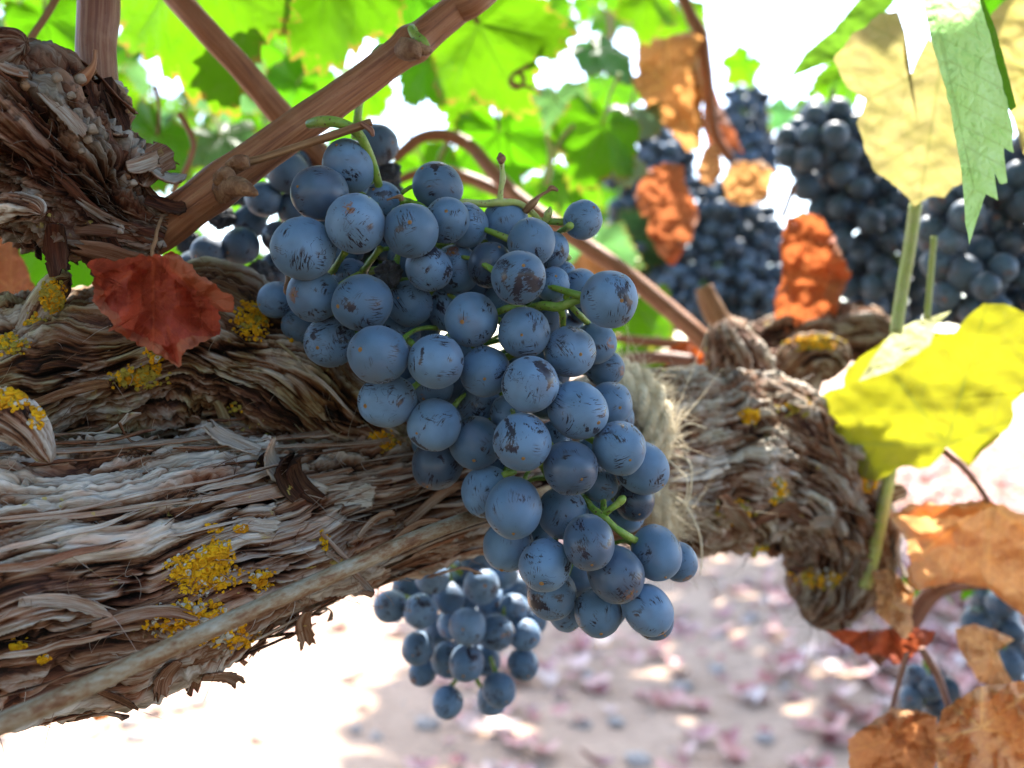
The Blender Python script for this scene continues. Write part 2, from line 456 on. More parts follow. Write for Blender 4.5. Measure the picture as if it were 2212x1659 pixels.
def mat_plain(name, c1, c2, scale, rough=0.7, bump=0.0005, **kw):
    t = NT(name)
    p = t.n('ShaderNodeTexCoord').outputs['Object']
    n = t.noise(p, scale, 4, 0.6)
    return t.done(t.bsdf(t.mix(t.step(n, 0.3, 0.7), c1, c2), rough, t.bump(t.noise(p, scale * 4, 3), bump, 0.7), **kw))

def mat_wire():
    t = NT('rusty_metal')
    g = t.attr('grain', 'Vector')
    a = t.noise(t.mapping(g, (0.09, 0.28, 0.28)), 1.0, 4, 0.62)
    b = t.noise(t.mapping(g, (0.5, 1.1, 1.1)), 1.0, 4, 0.65)
    x = t.math('ADD', t.math('MULTIPLY', a, 0.65), t.math('MULTIPLY', b, 0.4))
    col = t.ramp(x, [(0.36, (0.10, 0.036, 0.014)), (0.46, (0.20, 0.10, 0.048)), (0.54, (0.27, 0.20, 0.125)), (0.62, (0.32, 0.275, 0.21)), (0.75, (0.40, 0.37, 0.31))])
    return t.done(t.bsdf(col, 0.62, t.bump(b, 0.0005, 0.7), Metallic=0.12, Specular_IOR_Level=0.4))

def mat_soil():
    t = NT('soil')
    p = t.n('ShaderNodeNewGeometry').outputs['Position']
    a = t.noise(p, 3.0, 5, 0.6); b = t.noise(p, 38.0, 5, 0.65)
    col = t.mix(t.step(a, 0.35, 0.65), (0.50, 0.345, 0.245), (0.41, 0.28, 0.195))
    col = t.mix(t.math('MULTIPLY', t.step(b, 0.45, 0.65), 0.5), col, (0.29, 0.19, 0.135))
    return t.done(t.bsdf(col, 0.9, t.bump(t.math('ADD', a, b), 0.02, 0.8), Specular_IOR_Level=0.1))

def mat_litter():
    t = NT('fallen_leaf')
    v = t.attr('tint')
    col = t.ramp(v, [(0.0, (0.16, 0.045, 0.045)), (0.3, (0.32, 0.10, 0.09)), (0.55, (0.42, 0.15, 0.12)), (0.8, (0.48, 0.23, 0.18)), (1.0, (0.45, 0.34, 0.29))])
    return t.done(t.bsdf(col, 0.45, None, Specular_IOR_Level=0.5))

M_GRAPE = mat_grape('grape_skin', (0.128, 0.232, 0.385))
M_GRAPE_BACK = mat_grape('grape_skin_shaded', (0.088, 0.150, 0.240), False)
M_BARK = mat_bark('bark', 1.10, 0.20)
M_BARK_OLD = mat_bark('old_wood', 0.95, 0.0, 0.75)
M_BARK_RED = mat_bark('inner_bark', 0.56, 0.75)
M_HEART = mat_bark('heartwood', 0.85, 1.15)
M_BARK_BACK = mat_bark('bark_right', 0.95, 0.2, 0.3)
M_CANE = mat_cane('cane', (0.26, 0.098, 0.042), (0.10, 0.030, 0.014), (0.40, 0.20, 0.10))
M_CANE_RED = mat_cane('cane_reddish', (0.20, 0.078, 0.045), (0.095, 0.030, 0.022), (0.34, 0.20, 0.13))
M_TWIG = mat_cane('dry_twig', (0.24, 0.12, 0.055), (0.12, 0.05, 0.02), (0.38, 0.24, 0.13), 0.65)
M_STEM = mat_stem('green_stem', (0.15, 0.28, 0.025), (0.25, 0.34, 0.06), (0.10, 0.05, 0.02))
M_STEMY = mat_stem('pale_stem', (0.34, 0.42, 0.10), (0.40, 0.44, 0.16), (0.22, 0.16, 0.05))
M_LEAF = mat_leaf('leaf')
M_DRY = mat_leaf('dry_leaf', True)
M_LICH = mat_lichen()
M_SCAR = mat_plain('scar', (0.30, 0.13, 0.03), (0.45, 0.24, 0.07), 900.0, 0.6)
M_RAISIN = mat_plain('raisin', (0.02, 0.02, 0.028), (0.10, 0.11, 0.13), 240.0, 0.5, 0.0008)
M_BUD = mat_plain('bud', (0.13, 0.05, 0.02), (0.30, 0.17, 0.09), 420.0, 0.7, 0.0008)
M_PALE = mat_plain('pale_flake', (0.34, 0.27, 0.22), (0.20, 0.15, 0.11), 300.0, 0.8)
M_ROPE = mat_plain('jute', (0.72, 0.60, 0.40), (0.86, 0.77, 0.60), 500.0, 0.9)
M_WIRE = mat_wire()
M_SOIL = mat_soil()
M_LITTER = mat_litter()
M_LOW_BOUNCE = mat_plain('low_bounce_soil', (0.05, 0.042, 0.022), (0.085, 0.062, 0.04), 14.0, 0.95, 0.02)  # kept dark so the added strip bounces little light upwards
M_CLOD = mat_plain('clod', (0.40, 0.35, 0.31), (0.30, 0.25, 0.22), 30.0, 0.9, 0.01)

# ------------------------------------------------------------------ ground
gx = np.concatenate([np.linspace(-600, -6, 12), np.linspace(-5, 5, 200), np.linspace(6, 600, 12)])
gy = np.concatenate([np.linspace(-60, -2, 8), np.linspace(-1.5, 7, 180), np.geomspace(7.3, 1200, 14)])
X, Y = np.meshgrid(gx, gy, indexing='ij')
Z = 0.035 * fbm(X * 1.1, Y * 1.1, 0 * X, 3, 3) + 0.010 * fbm(X * 9, Y * 9, 0 * X, 5, 3)
Z = np.where((abs(X) < 5.5) & (Y < 7.5) & (Y > -2), Z, 0)
link('ground', make_mesh('ground', np.stack([X, Y, Z], -1), grid_quads(len(gx), len(gy), False)[:, ::-1], None, True), M_SOIL, kind='structure')

def ground_z(x, y):
    return 0.035 * fbm(x * 1.1, y * 1.1, 0 * x, 3, 3) + 0.010 * fbm(x * 9, y * 9, 0 * x, 5, 3)

# unseen dark strip added under the row to cut light bounced off the ground
vx = np.linspace(-4, 4, 90); vy = np.linspace(-2.6, 0.95, 50)
X, Y = np.meshgrid(vx, vy, indexing='ij')
Y = Y + np.where(Y > .6, .12 * pn(X * 2.1, Y * 0, 0 * X, 8), 0)
link('low_bounce_strip', make_mesh('low_bounce_strip', np.stack([X, Y, ground_z(X, Y) + .012 + .01 * pn(X * 20, Y * 20, 0 * X, 9)], -1), grid_quads(90, 50, False)[:, ::-1], None, True), M_LOW_BOUNCE, kind='structure')

# fallen leaves too many to count, lying in drifts between the rows
bag = Bag()
N = 12500
lx = RNG.uniform(-2.6, 3.6, N * 3); ly = 1.25 + 6.0 * RNG.random(N * 3) ** 1.5
dens = 0.16 + 0.84 * sstep(-0.25, 0.3, fbm(lx * 1.3 + 3, ly * 1.1, 0 * lx, 41, 3) + 0.25 * (lx - 0.15 * ly) - 0.05)
dens = np.where(lx < -0.12 * ly + 0.12, dens * 0.28, dens)
keep = RNG.random(N * 3) < dens
lx, ly = lx[keep][:N], ly[keep][:N]; lz = ground_z(lx, ly)
NA_ = 8
ang = np.linspace(0, 2 * math.pi, NA_ + 1)[:-1]
for i in range(len(lx)):
    s = rnd.uniform(0.010, 0.031); a0 = rnd.random() * 6.28
    rr = s * (0.75 + 0.35 * np.abs(np.sin(2.5 * ang + a0)) + RNG.uniform(-.1, .1, NA_))
    c, e = np.cos(ang + a0) * rr, np.sin(ang + a0) * rr
    fold = rnd.uniform(0.2, 0.9)
    z = 0.004 + fold * (c * c) / s * 0.8 + RNG.uniform(0, 0.25, NA_) * s
    mid = np.column_stack([c * .5, e * .5, z * .45 + RNG.uniform(-.04, .08, NA_) * s])
    out = np.column_stack([c, e, z]); V = np.vstack([[0, 0, 0.004], mid, out])
    ti, tj = rnd.uniform(-.45, .45), rnd.uniform(-.45, .45)
    V[:, 2] += np.maximum(0, ti * V[:, 0] + tj * V[:, 1] + abs(ti) * s * .5)
    V += [lx[i], ly[i], lz[i] + 0.003]
    t = [(0, 1 + j, 1 + (j + 1) % NA_) for j in range(NA_)]
    q = [(1 + j, 1 + NA_ + j, 1 + NA_ + (j + 1) % NA_, 1 + (j + 1) % NA_) for j in range(NA_)]
    bag.add(V, q, t, {'tint': rnd.random()})
link('fallen_leaves', bag.mesh('fallen_leaves'), M_LITTER, kind='stuff', label='blurred drifts of fallen reddish leaves covering the pale soil', cat='leaf litter')

bag = Bag()
ico = np.array([[0, 0, 1], [.89, 0, .45], [.28, .85, .45], [-.72, .53, .45], [-.72, -.53, .45], [.28, -.85, .45],
                [.72, .53, -.45], [-.28, .85, -.45], [-.89, 0, -.45], [-.28, -.85, -.45], [.72, -.53, -.45], [0, 0, -1]])
icot = [(0,1,2),(0,2,3),(0,3,4),(0,4,5),(0,5,1),(1,6,2),(2,7,3),(3,8,4),(4,9,5),(5,10,1),(2,6,7),(3,7,8),(4,8,9),(5,9,10),(1,10,6),(11,7,6),(11,8,7),(11,9,8),(11,10,9),(11,6,10)]
cx_ = RNG.uniform(-3, 4, 2600); cy_ = 1.2 + 7 * RNG.random(2600) ** 1.4; cz_ = ground_z(cx_, cy_)
for i in range(2600):
    s = 0.004 + 0.022 * rnd.random() ** 3
    V = ico * s * RNG.uniform(.6, 1.2, (12, 1)) * [1, 1, .7] + [cx_[i], cy_[i], cz_[i] + s * .2]
    bag.add(V, None, icot)
link('soil_clods', bag.mesh('soil_clods'), M_CLOD, kind='stuff', label='small pale clods and pebbles strewn over the soil', cat='clods')

# ------------------------------------------------------------------ the old vine: logs
VINE = empty('grape_vine', F(-420, 1270, .25) * [1, 1, 0],
             'old gnarled grapevine with shaggy peeling bark, lichen and brown canes', 'vine', 'grapevines')

class Log:
    def __init__(s, name, ctrl, nu, nv, seed, amp=1.0, plate=1.0, mat=None, swirl=0.0, parent=VINE, tone=0.0, label=None, fine=1.0, psz=(30, 6.0), front=1.5, rough=0.0):
        P = np.array([np.append(F(x, y, d), r * K * d) for x, y, d, r in ctrl])
        C4 = catmull(P, nu * 3)
        L = np.concatenate([[0], np.cumsum(np.linalg.norm(np.diff(C4[:, :3], axis=0), axis=1))])
        S = np.linspace(0, L[-1], nu)
        C = np.stack([np.interp(S, L, C4[:, k]) for k in range(3)], -1); R = np.interp(S, L, C4[:, 3])
        T, N, B = frames(C)
        q = np.linspace(-1, 1, nv, endpoint=False)
        th = math.pi * np.sign(q) * np.abs(q) ** front
        s.C, s.R, s.N, s.B, s.T, s.S, s.th, s.nu, s.nv = C, R, N, B, T, S, th, nu, nv
        rm = float(np.median(R)); s.rm = rm
        sg = S[:, None] * 1000 + 0 * th[None]; thg = th[None] + 0 * S[:, None]
        ca, sa = np.cos(thg), np.sin(thg); rmm = rm * 1000
        # wandering grain
        w1 = pn(sg / 26.0, ca * 1.3, sa * 1.3, seed + 1); w2 = pn(sg / 9.0, ca * 3.0, sa * 3.0, seed + 2)
        tw = thg + (0.15 * w1 + 0.02 * w2) * (1 + swirl) + 0.002 * sg
        sw = sg + 1.6 * pn(sg / 14.0, ca * rmm / 9, sa * rmm / 9, seed + 4) * (1 + swirl * 1.5)
        gc, gs = np.cos(tw) * rmm, np.sin(tw) * rmm
        jag = 3.2 * pn(sg / 3.0, gc / 1.1, gs / 1.1, seed + 5) + 6 * pn(sg / 9, gc / 2.4, gs / 2.4, seed + 6)
        f1, f2, rid, off = cells((sw + jag) / psz[0], gc / psz[1], gs / psz[1], seed + 7)
        g1, g2, rid2, off2 = cells((sw + jag * .6) / (psz[0] * .5), gc / (psz[1] * .45), gs / (psz[1] * .45), seed + 8)
        lump = fbm(sg / 32.0, ca * rmm / 24, sa * rmm / 24, seed + 9, 3)
        r1 = 1 - np.abs(fbm(sw / 44.0, gc / 3.4, gs / 3.4, seed + 13, 3)) * 2
        rid_ = 1 - np.abs(fbm(sw / 24.0, gc / 1.5, gs / 1.5, seed + 10, 3)) * 1.8
        fib = 1 - np.abs(fbm(sw / 9.0, gc / 0.6, gs / 0.6, seed + 12, 2)) * 1.6
        fis = sstep(.11, 0, np.abs(pn(sw / 36, gc / 4.4, gs / 4.4, seed + 14) + .35 * pn(sw / 11, gc / 1.6, gs / 1.6, seed + 15))) * sstep(-.15, .2, pn(sg / 16, gc / 7, gs / 7, seed + 16))
        crack = sstep(0.10, 0.0, f2 - f1); crack2 = sstep(0.10, 0.0, g2 - g1)
        pm = sstep(-0.25, 0.15, pn(sg / 30, ca * rmm / 15, sa * rmm / 15, seed + 20))     # where plates have peeled
        h = 0.0042 * amp * lump
        h = h + plate * (0.0026 * (rid - .5) + 0.0022 * off * (rid - .2)) * (0.35 + .65 * pm)
        h = h + plate * (0.0010 * (rid2 - .5) + 0.0010 * off2 * rid2)
        h = h + rough * (.0026 * fbm(sg / 11, ca * rmm / 9, sa * rmm / 9, seed + 23, 3) + .0016 * (1 - 2 * np.abs(fbm(sg / 4.5, ca * rmm / 3.6, sa * rmm / 3.6, seed + 24, 3))))
        h = h - plate * (0.0030 * crack * pm + 0.0010 * crack2)
        deep = sstep(.085, 0, np.abs(pn(sw / 58, gc / 8.5, gs / 8.5, seed + 30) + .28 * pn(sw / 15, gc / 3, gs / 3, seed + 31))) * sstep(-.05, .2, pn(sg / 26, gc / 13, gs / 13, seed + 32))
        h = h - .0042 * deep * min(1, amp) * (rmm > 9)
        rm_ = .35 + 1.1 * sstep(-.3, .4, pn(sg / 22, gc / 6, gs / 6, seed + 33))
        h = h + fine * (0.0008 * (r1 - .5) * rm_ + 0.0009 * (rid_ - .5) + 0.00036 * (fib - .6) - .0021 * fis)
        s.h = h
        rad = np.maximum(R[:, None] + h * np.minimum(1, R[:, None] / 0.012), 0.0006)
        s.rad = rad
        V = C[:, None] + rad[..., None] * (ca[..., None] * N[:, None] + sa[..., None] * B[:, None])
        s.V = V.reshape(-1, 3)
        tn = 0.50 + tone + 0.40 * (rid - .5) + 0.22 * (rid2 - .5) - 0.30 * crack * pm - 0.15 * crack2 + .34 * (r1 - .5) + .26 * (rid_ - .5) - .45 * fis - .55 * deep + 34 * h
        g = np.stack([sw, gc, gs], -1).reshape(-1, 3)
        # round off both ends
        q = grid_quads(nu, nv, True); t = []
        V2 = np.vstack([s.V, C[0], C[-1]]); n0 = len(s.V)
        for j in range(nv):
            t.append((n0, (j + 1) % nv, j)); t.append((n0 + 1, (nu - 1) * nv + j, (nu - 1) * nv + (j + 1) % nv))
        tn = np.append(tn.ravel(), [0.3, 0.3]); g = np.vstack([g, g[0], g[-1]])
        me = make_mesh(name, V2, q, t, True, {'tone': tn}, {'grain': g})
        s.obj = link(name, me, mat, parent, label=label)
        # survey columns/rows of every vertex, for laying things onto the bark
        s.px = CX + s.V[:, 0] / (K * s.V[:, 1]); s.py = HY - (s.V[:, 2] - CAM_H) / (K * s.V[:, 1])
        s.front = (s.V[:, 1] <= (C[:, 1][:, None] + 0 * th).ravel())
    def at(s, x, y):
        d2 = (s.px - x) ** 2 + (s.py - y) ** 2 + np.where(s.front, 0, 1e6)
        i = int(np.argmin(d2)); iu, iv = divmod(i, s.nv)
        return i, s.V[i], math.cos(s.th[iv]) * s.N[iu] + math.sin(s.th[iv]) * s.B[iu], s.T[iu]
    def surf(s, S, th, off):
        """point on the bark at arc length S (m), angle th, raised by off (m)"""
        S = np.clip(S, 0, s.S[-1] - 1e-6); fi = S / s.S[-1] * (s.nu - 1)
        i = fi.astype(int); f = (fi - i)[..., None]
        i2 = np.minimum(i + 1, s.nu - 1)
        lerp = lambda A: A[i] * (1 - f) + A[i2] * f
        C, N, B = lerp(s.C), lerp(s.N), lerp(s.B); R = (s.R[i] * (1 - f[..., 0]) + s.R[i2] * f[..., 0])
        n = np.cos(th)[..., None] * N + np.sin(th)[..., None] * B
        return C + (R + off)[..., None] * n, n

L1 = Log('trunk', [(-330, 1285, .240, 300), (-120, 1275, .244, 300), (0, 1262, .247, 298), (250, 1222, .258, 272), (480, 1168, .272, 232), (700, 1108, .290, 182),
                   (900, 1058, .308, 158), (1100, 1010, .335, 160), (1300, 990, .362, 172), (1420, 985, .38, 178)], 620, 410, 11, 1.2, 1.0, M_BARK, tone=.10, psz=(46, 8.5), fine=1.35, rough=.12,
         label='thick shaggy trunk with grey peeling bark')
L2 = Log('trunk_shoulder', [(-330, 830, .262, 190), (-60, 830, .268, 172), (100, 815, .274, 165), (260, 775, .280, 168), (420, 755, .286, 172), (540, 790, .290, 160),
                            (650, 845, .294, 140), (750, 915, .300, 118), (850, 995, .308, 95), (960, 1040, .322, 70)], 440, 320, 31, 1.5, .8, M_BARK_OLD, swirl=.7, tone=-.02, fine=1.1,
         label='swirling grey wood of the old pruning shoulder', psz=(26, 6.0), rough=.45)
L3 = Log('pruning_head', [(-180, 240, .250, 185), (-40, 290, .250, 190), (70, 320, .251, 185), (170, 395, .253, 140), (250, 465, .256, 92), (310, 500, .258, 62), (350, 515, .260, 40)],
         300, 290, 51, 2.6, 1.3, M_BARK_RED, swirl=.6, tone=.02, label='dark crumbling pruning head at the foot of the canes', psz=(13, 6.0), rough=1.3)
L4 = Log('cordon', [(1310, 985, .366, 160), (1400, 985, .378, 185), (1500, 985, .39, 190), (1620, 985, .402, 175), (1730, 1045, .412, 150), (1800, 1150, .418, 122),
                    (1800, 1250, .420, 95), (1765, 1320, .420, 55), (1745, 1345, .420, 14)], 340, 260, 71, 1.3, 1.0, M_BARK_BACK, tone=.08, label='blurred cordon arm bending down at the right', psz=(34, 6.0), rough=.8)
def stub(name, ctrl, seed, mat=M_BARK_BACK, nu=80, nv=64, amp=.8, label=None, tone=0.0):
    return Log(name, ctrl, nu, nv, seed, amp, 1.0, mat, tone=tone, label=label, front=1.15, psz=(12, 4))
S1 = stub('spur', [(1600, 870, .43, 80), (1590, 780, .432, 70), (1570, 730, .434, 52), (1560, 700, .436, 30)], 81)
S2 = stub('spur', [(1690, 920, .45, 60), (1700, 830, .45, 62), (1740, 780, .45, 60), (1790, 775, .45, 50), (1815, 800, .45, 30)], 83, label='rounded lichen-rimmed spur stump on the cordon arm')
S3 = stub('spur', [(1830, 1090, .41, 34), (1880, 1075, .405, 26), (1945, 1062, .40, 21), (1952, 1060, .40, 3)], 85)
S4 = stub('spur', [(1640, 760, .50, 60), (1750, 730, .50, 70), (1850, 720, .50, 66), (1920, 730, .50, 40)], 87)
S5 = stub('spur', [(60, 760, .262, 42), (85, 690, .260, 36), (110, 640, .258, 30), (135, 605, .256, 22), (150, 600, .255, 5)], 89, M_BARK_OLD)
S6 = stub('spur', [(-20, 455, .236, 34), (30, 447, .232, 33), (75, 452, .229, 27), (92, 462, .228, 8)], 91, M_BARK, tone=.15)
S7 = stub('spur', [(-90, 150, .236, 70), (-30, 115, .236, 62), (25, 95, .236, 44), (52, 92, .236, 26), (56, 92, .236, 4)], 93, M_BARK_RED)
S8 = stub('spur', [(-80, 930, .232, 62), (0, 900, .228, 60), (60, 930, .226, 42), (100, 985, .226, 20), (108, 1000, .226, 4)], 95, M_BARK, tone=.05)
L5 = Log('trunk_hollow', [(-330, 960, .300, 120), (0, 945, .304, 125), (250, 925, .309, 125), (500, 930, .314, 110), (750, 980, .322, 90), (950, 1030, .332, 60)], 260, 160, 121, 1.8, 1.6, M_HEART, tone=.04, front=1.2, psz=(20, 5))
TR = Log('trunk_foot', [(-330, 1285, .240, 300), (-420, 1500, .25, 310), (-470, 2200, .27, 330), (-480, 3250, .27, 380)], 120, 120, 99, 1.0, 1.0, M_BARK, front=1.1)

# ------------------------------------------------------------------ loose bark strips
def strip_mesh(log, S0, th0, ln, w, lift0, lift1, drift, base, seed, curl=0.0, tone=0.6, ns=16, na=5):
    r = np.random.default_rng(seed)
    u = np.linspace(0, 1, ns)[:, None]; a = np.linspace(-1, 1, na)[None, :]
    taper = np.clip(1.0 - 0.55 * np.abs(2 * u - 1) ** 3, .2, 1)
    jag = r.uniform(-.10, .10, (1, na)) * (np.abs(2 * u - 1) ** 4)
    edge = 1 + 0.30 * pn(u * 5, a * 1.0 + 3, seed * 0.37 + 0 * u, seed % 50)
    S = S0 + ln * (u + jag)
    wid = w * taper * edge
    iu = int(np.clip(S0 / log.S[-1] * (log.nu - 1), 0, log.nu - 1))
    th = th0 + drift * (u - .5) + (a * wid * 0.5) / log.R[iu] + 0.04 * pn(u * 3, 0 * u, seed * .7 + 0 * u, 5)
    lift = lift0 * np.clip((.4 - u) / .4, 0, 1) ** 1.7 + lift1 * np.clip((u - .55) / .45, 0, 1) ** 1.7
    off = base + lift + (0.10 * w) * a ** 2 * (1 + curl) + 0.0004 * pn(u * 9, a * 2, seed * .3 + 0 * u, 9)
    if curl > .5: S = S - ln * 0.25 * np.clip((u - .6) / .4, 0, 1) ** 2
    S, th, off = np.broadcast_arrays(S, th, off)
    P, n = log.surf(S, th, off)
    thick = 0.00035 + 0.0002 * r.random()
    top = P + n * thick; V = np.vstack([top.reshape(-1, 3), P.reshape(-1, 3)])
    q = grid_quads(ns, na, False); m = ns * na
    qs = [q[:, ::-1], q + m]
    bd = [i for i in range(na)] + [i * na + na - 1 for i in range(1, ns)] + [(ns - 1) * na + i for i in range(na - 2, -1, -1)] + [i * na for i in range(ns - 2, 0, -1)]
    bd = np.array(bd); b2 = np.roll(bd, -1)
    qs.append(np.stack([bd, b2, b2 + m, bd + m], -1))
    gr = np.stack(np.broadcast_arrays(S * 1000, a * w * 500 + seed * 3.1, 0 * S + seed * 1.7), -1).reshape(-1, 3)
    tn = np.concatenate([np.full(m, tone), np.full(m, tone - .28)])
    return make_mesh('bark_strip', V, np.vstack(qs), None, True, {'tone': tn}, {'grain': np.vstack([gr, gr])})

def strips(log, n, srange, trange, seed, ln=(.012, .045), w=(.002, .0065), lift=.004, mat=M_BARK, base=(.0004, .0016), tone=(.3, .85), drift=.35):
    r = random.Random(seed)
    for i in range(n):
        S0 = r.uniform(*srange); th = r.uniform(*trange)
        iu = int(np.clip(S0 / log.S[-1] * (log.nu - 1), 0, log.nu - 1)); iv = int(np.argmin(np.abs(log.th - th)))
        hb = max(-0.001, log.h[iu, iv])
        l0 = lift * r.random() ** 3 * (1 if r.random() < .5 else 0); l1 = lift * r.random() ** 2
        link('bark_strip', strip_mesh(log, S0, th, r.uniform(*ln), r.uniform(*w), l0, l1, r.uniform(-drift, drift), hb + r.uniform(*base), seed * 1000 + i,
                                      curl=r.random() * .8, tone=r.uniform(*tone)), mat, log.obj)

def s_at(log, x): # arc length where the axis passes column x
    pc = CX + log.C[:, 0] / (K * log.C[:, 1]); return float(log.S[int(np.argmin(np.abs(pc - x)))])
strips(L1, 46, (s_at(L1, -80), s_at(L1, 1000)), (-1.5, 1.5), 201, ln=(.02, .07), w=(.0006, .0024), lift=.003, base=(-.0003, .0008), drift=.16)
strips(L1, 2, (s_at(L1, -80), s_at(L1, 900)), (-1.3, 1.3), 231, ln=(.03, .06), w=(.004, .008), lift=.003, base=(-.0004, .0006), drift=.1)
strips(L1, 14, (s_at(L1, -40), s_at(L1, 900)), (-1.9, -1.2), 202, ln=(.008, .03), w=(.0008, .003), lift=.006)
strips(L1, 14, (s_at(L1, -40), s_at(L1, 900)), (1.2, 1.9), 212, ln=(.008, .03), w=(.0008, .003), lift=.006)
strips(L2, 12, (s_at(L2, -40), s_at(L2, 880)), (-1.6, 1.6), 203, ln=(.010, .035), w=(.0008, .004), lift=.004, drift=.2, mat=M_BARK_OLD, tone=(.3, .8))
strips(L3, 14, (s_at(L3, -40), s_at(L3, 330)), (-1.9, 1.9), 204, ln=(.006, .020), w=(.001, .005), lift=.008, mat=M_BARK_RED, tone=(.2, .75))
strips(L4, 24, (0.002, L4.S[-1] * .95), (-1.9, 1.9), 205, ln=(.010, .035), w=(.002, .008), lift=.010, mat=M_BARK_BACK, tone=(.2, .8))

# big curled strips that stand off the trunk
def loose(log, x, y, dirx, diry, ln, w, up, curl, tone, seed, mat=M_BARK, out=0.0):
    """a peeled strip rooted on the bark at (x, y), running along a picture direction and bending off the bark"""
    i, p, n, T = log.at(x, y)
    r = np.random.default_rng(seed)
    D = np.array([dirx, 0, -diry], float); D /= np.linalg.norm(D)
    D = D - n * D.dot(n); D /= np.linalg.norm(D); W = np.cross(n, D)
    ns, na = 22, 6
    u = np.linspace(0, 1, ns)
    bend = up * u ** 1.4 + curl * u ** 3
    step = ln / ns; P = [p + n * 0.0008]
    for k in range(1, ns):
        P.append(P[-1] + step * (D * math.cos(bend[k]) + n * math.sin(bend[k]) + W * 0.25 * math.sin(3 * u[k] + seed)))
    P = np.array(P); nn = -np.sin(bend)[:, None] * D + np.cos(bend)[:, None] * n
    a = np.linspace(-1, 1, na); rag = 1 + .18 * r.uniform(-1, 1, (ns, 1)) * (u[:, None] > .5)
    wid = w * (0.75 + .35 * np.sin(u * 2.6))[:, None] * rag
    G = P[:, None] + (a[None] * wid * .5)[..., None] * W + (0.13 * w * a ** 2)[None, :, None] * nn[:, None] * 1.2
    G[-1] += (r.uniform(-.14, .14, na) * ln)[:, None] * (P[-1] - P[-2]) / np.linalg.norm(P[-1] - P[-2])
    th = 0.0005
    V = np.vstack([(G + nn[:, None] * th).reshape(-1, 3), G.reshape(-1, 3)])
    q = grid_quads(ns, na, False); m = ns * na
    bd = [i for i in range(na)] + [i * na + na - 1 for i in range(1, ns)] + [(ns - 1) * na + i for i in range(na - 2, -1, -1)] + [i * na for i in range(ns - 2, 0, -1)]
    bd = np.array(bd); b2 = np.roll(bd, -1)
    gr = np.stack([np.broadcast_to(u[:, None] * ln * 1000, (ns, na)), a[None] * wid * 500 + seed, np.full((ns, na), seed * 2.3)], -1).reshape(-1, 3)
    me = make_mesh('bark_strip', V, np.vstack([q, q[:, ::-1] + m, np.stack([b2, bd, bd + m, b2 + m], -1)]), None, True,
                   {'tone': np.concatenate([np.full(m, tone), np.full(m, tone - .25)])}, {'grain': np.vstack([gr, gr])})
    link('bark_strip', me, mat, log.obj)

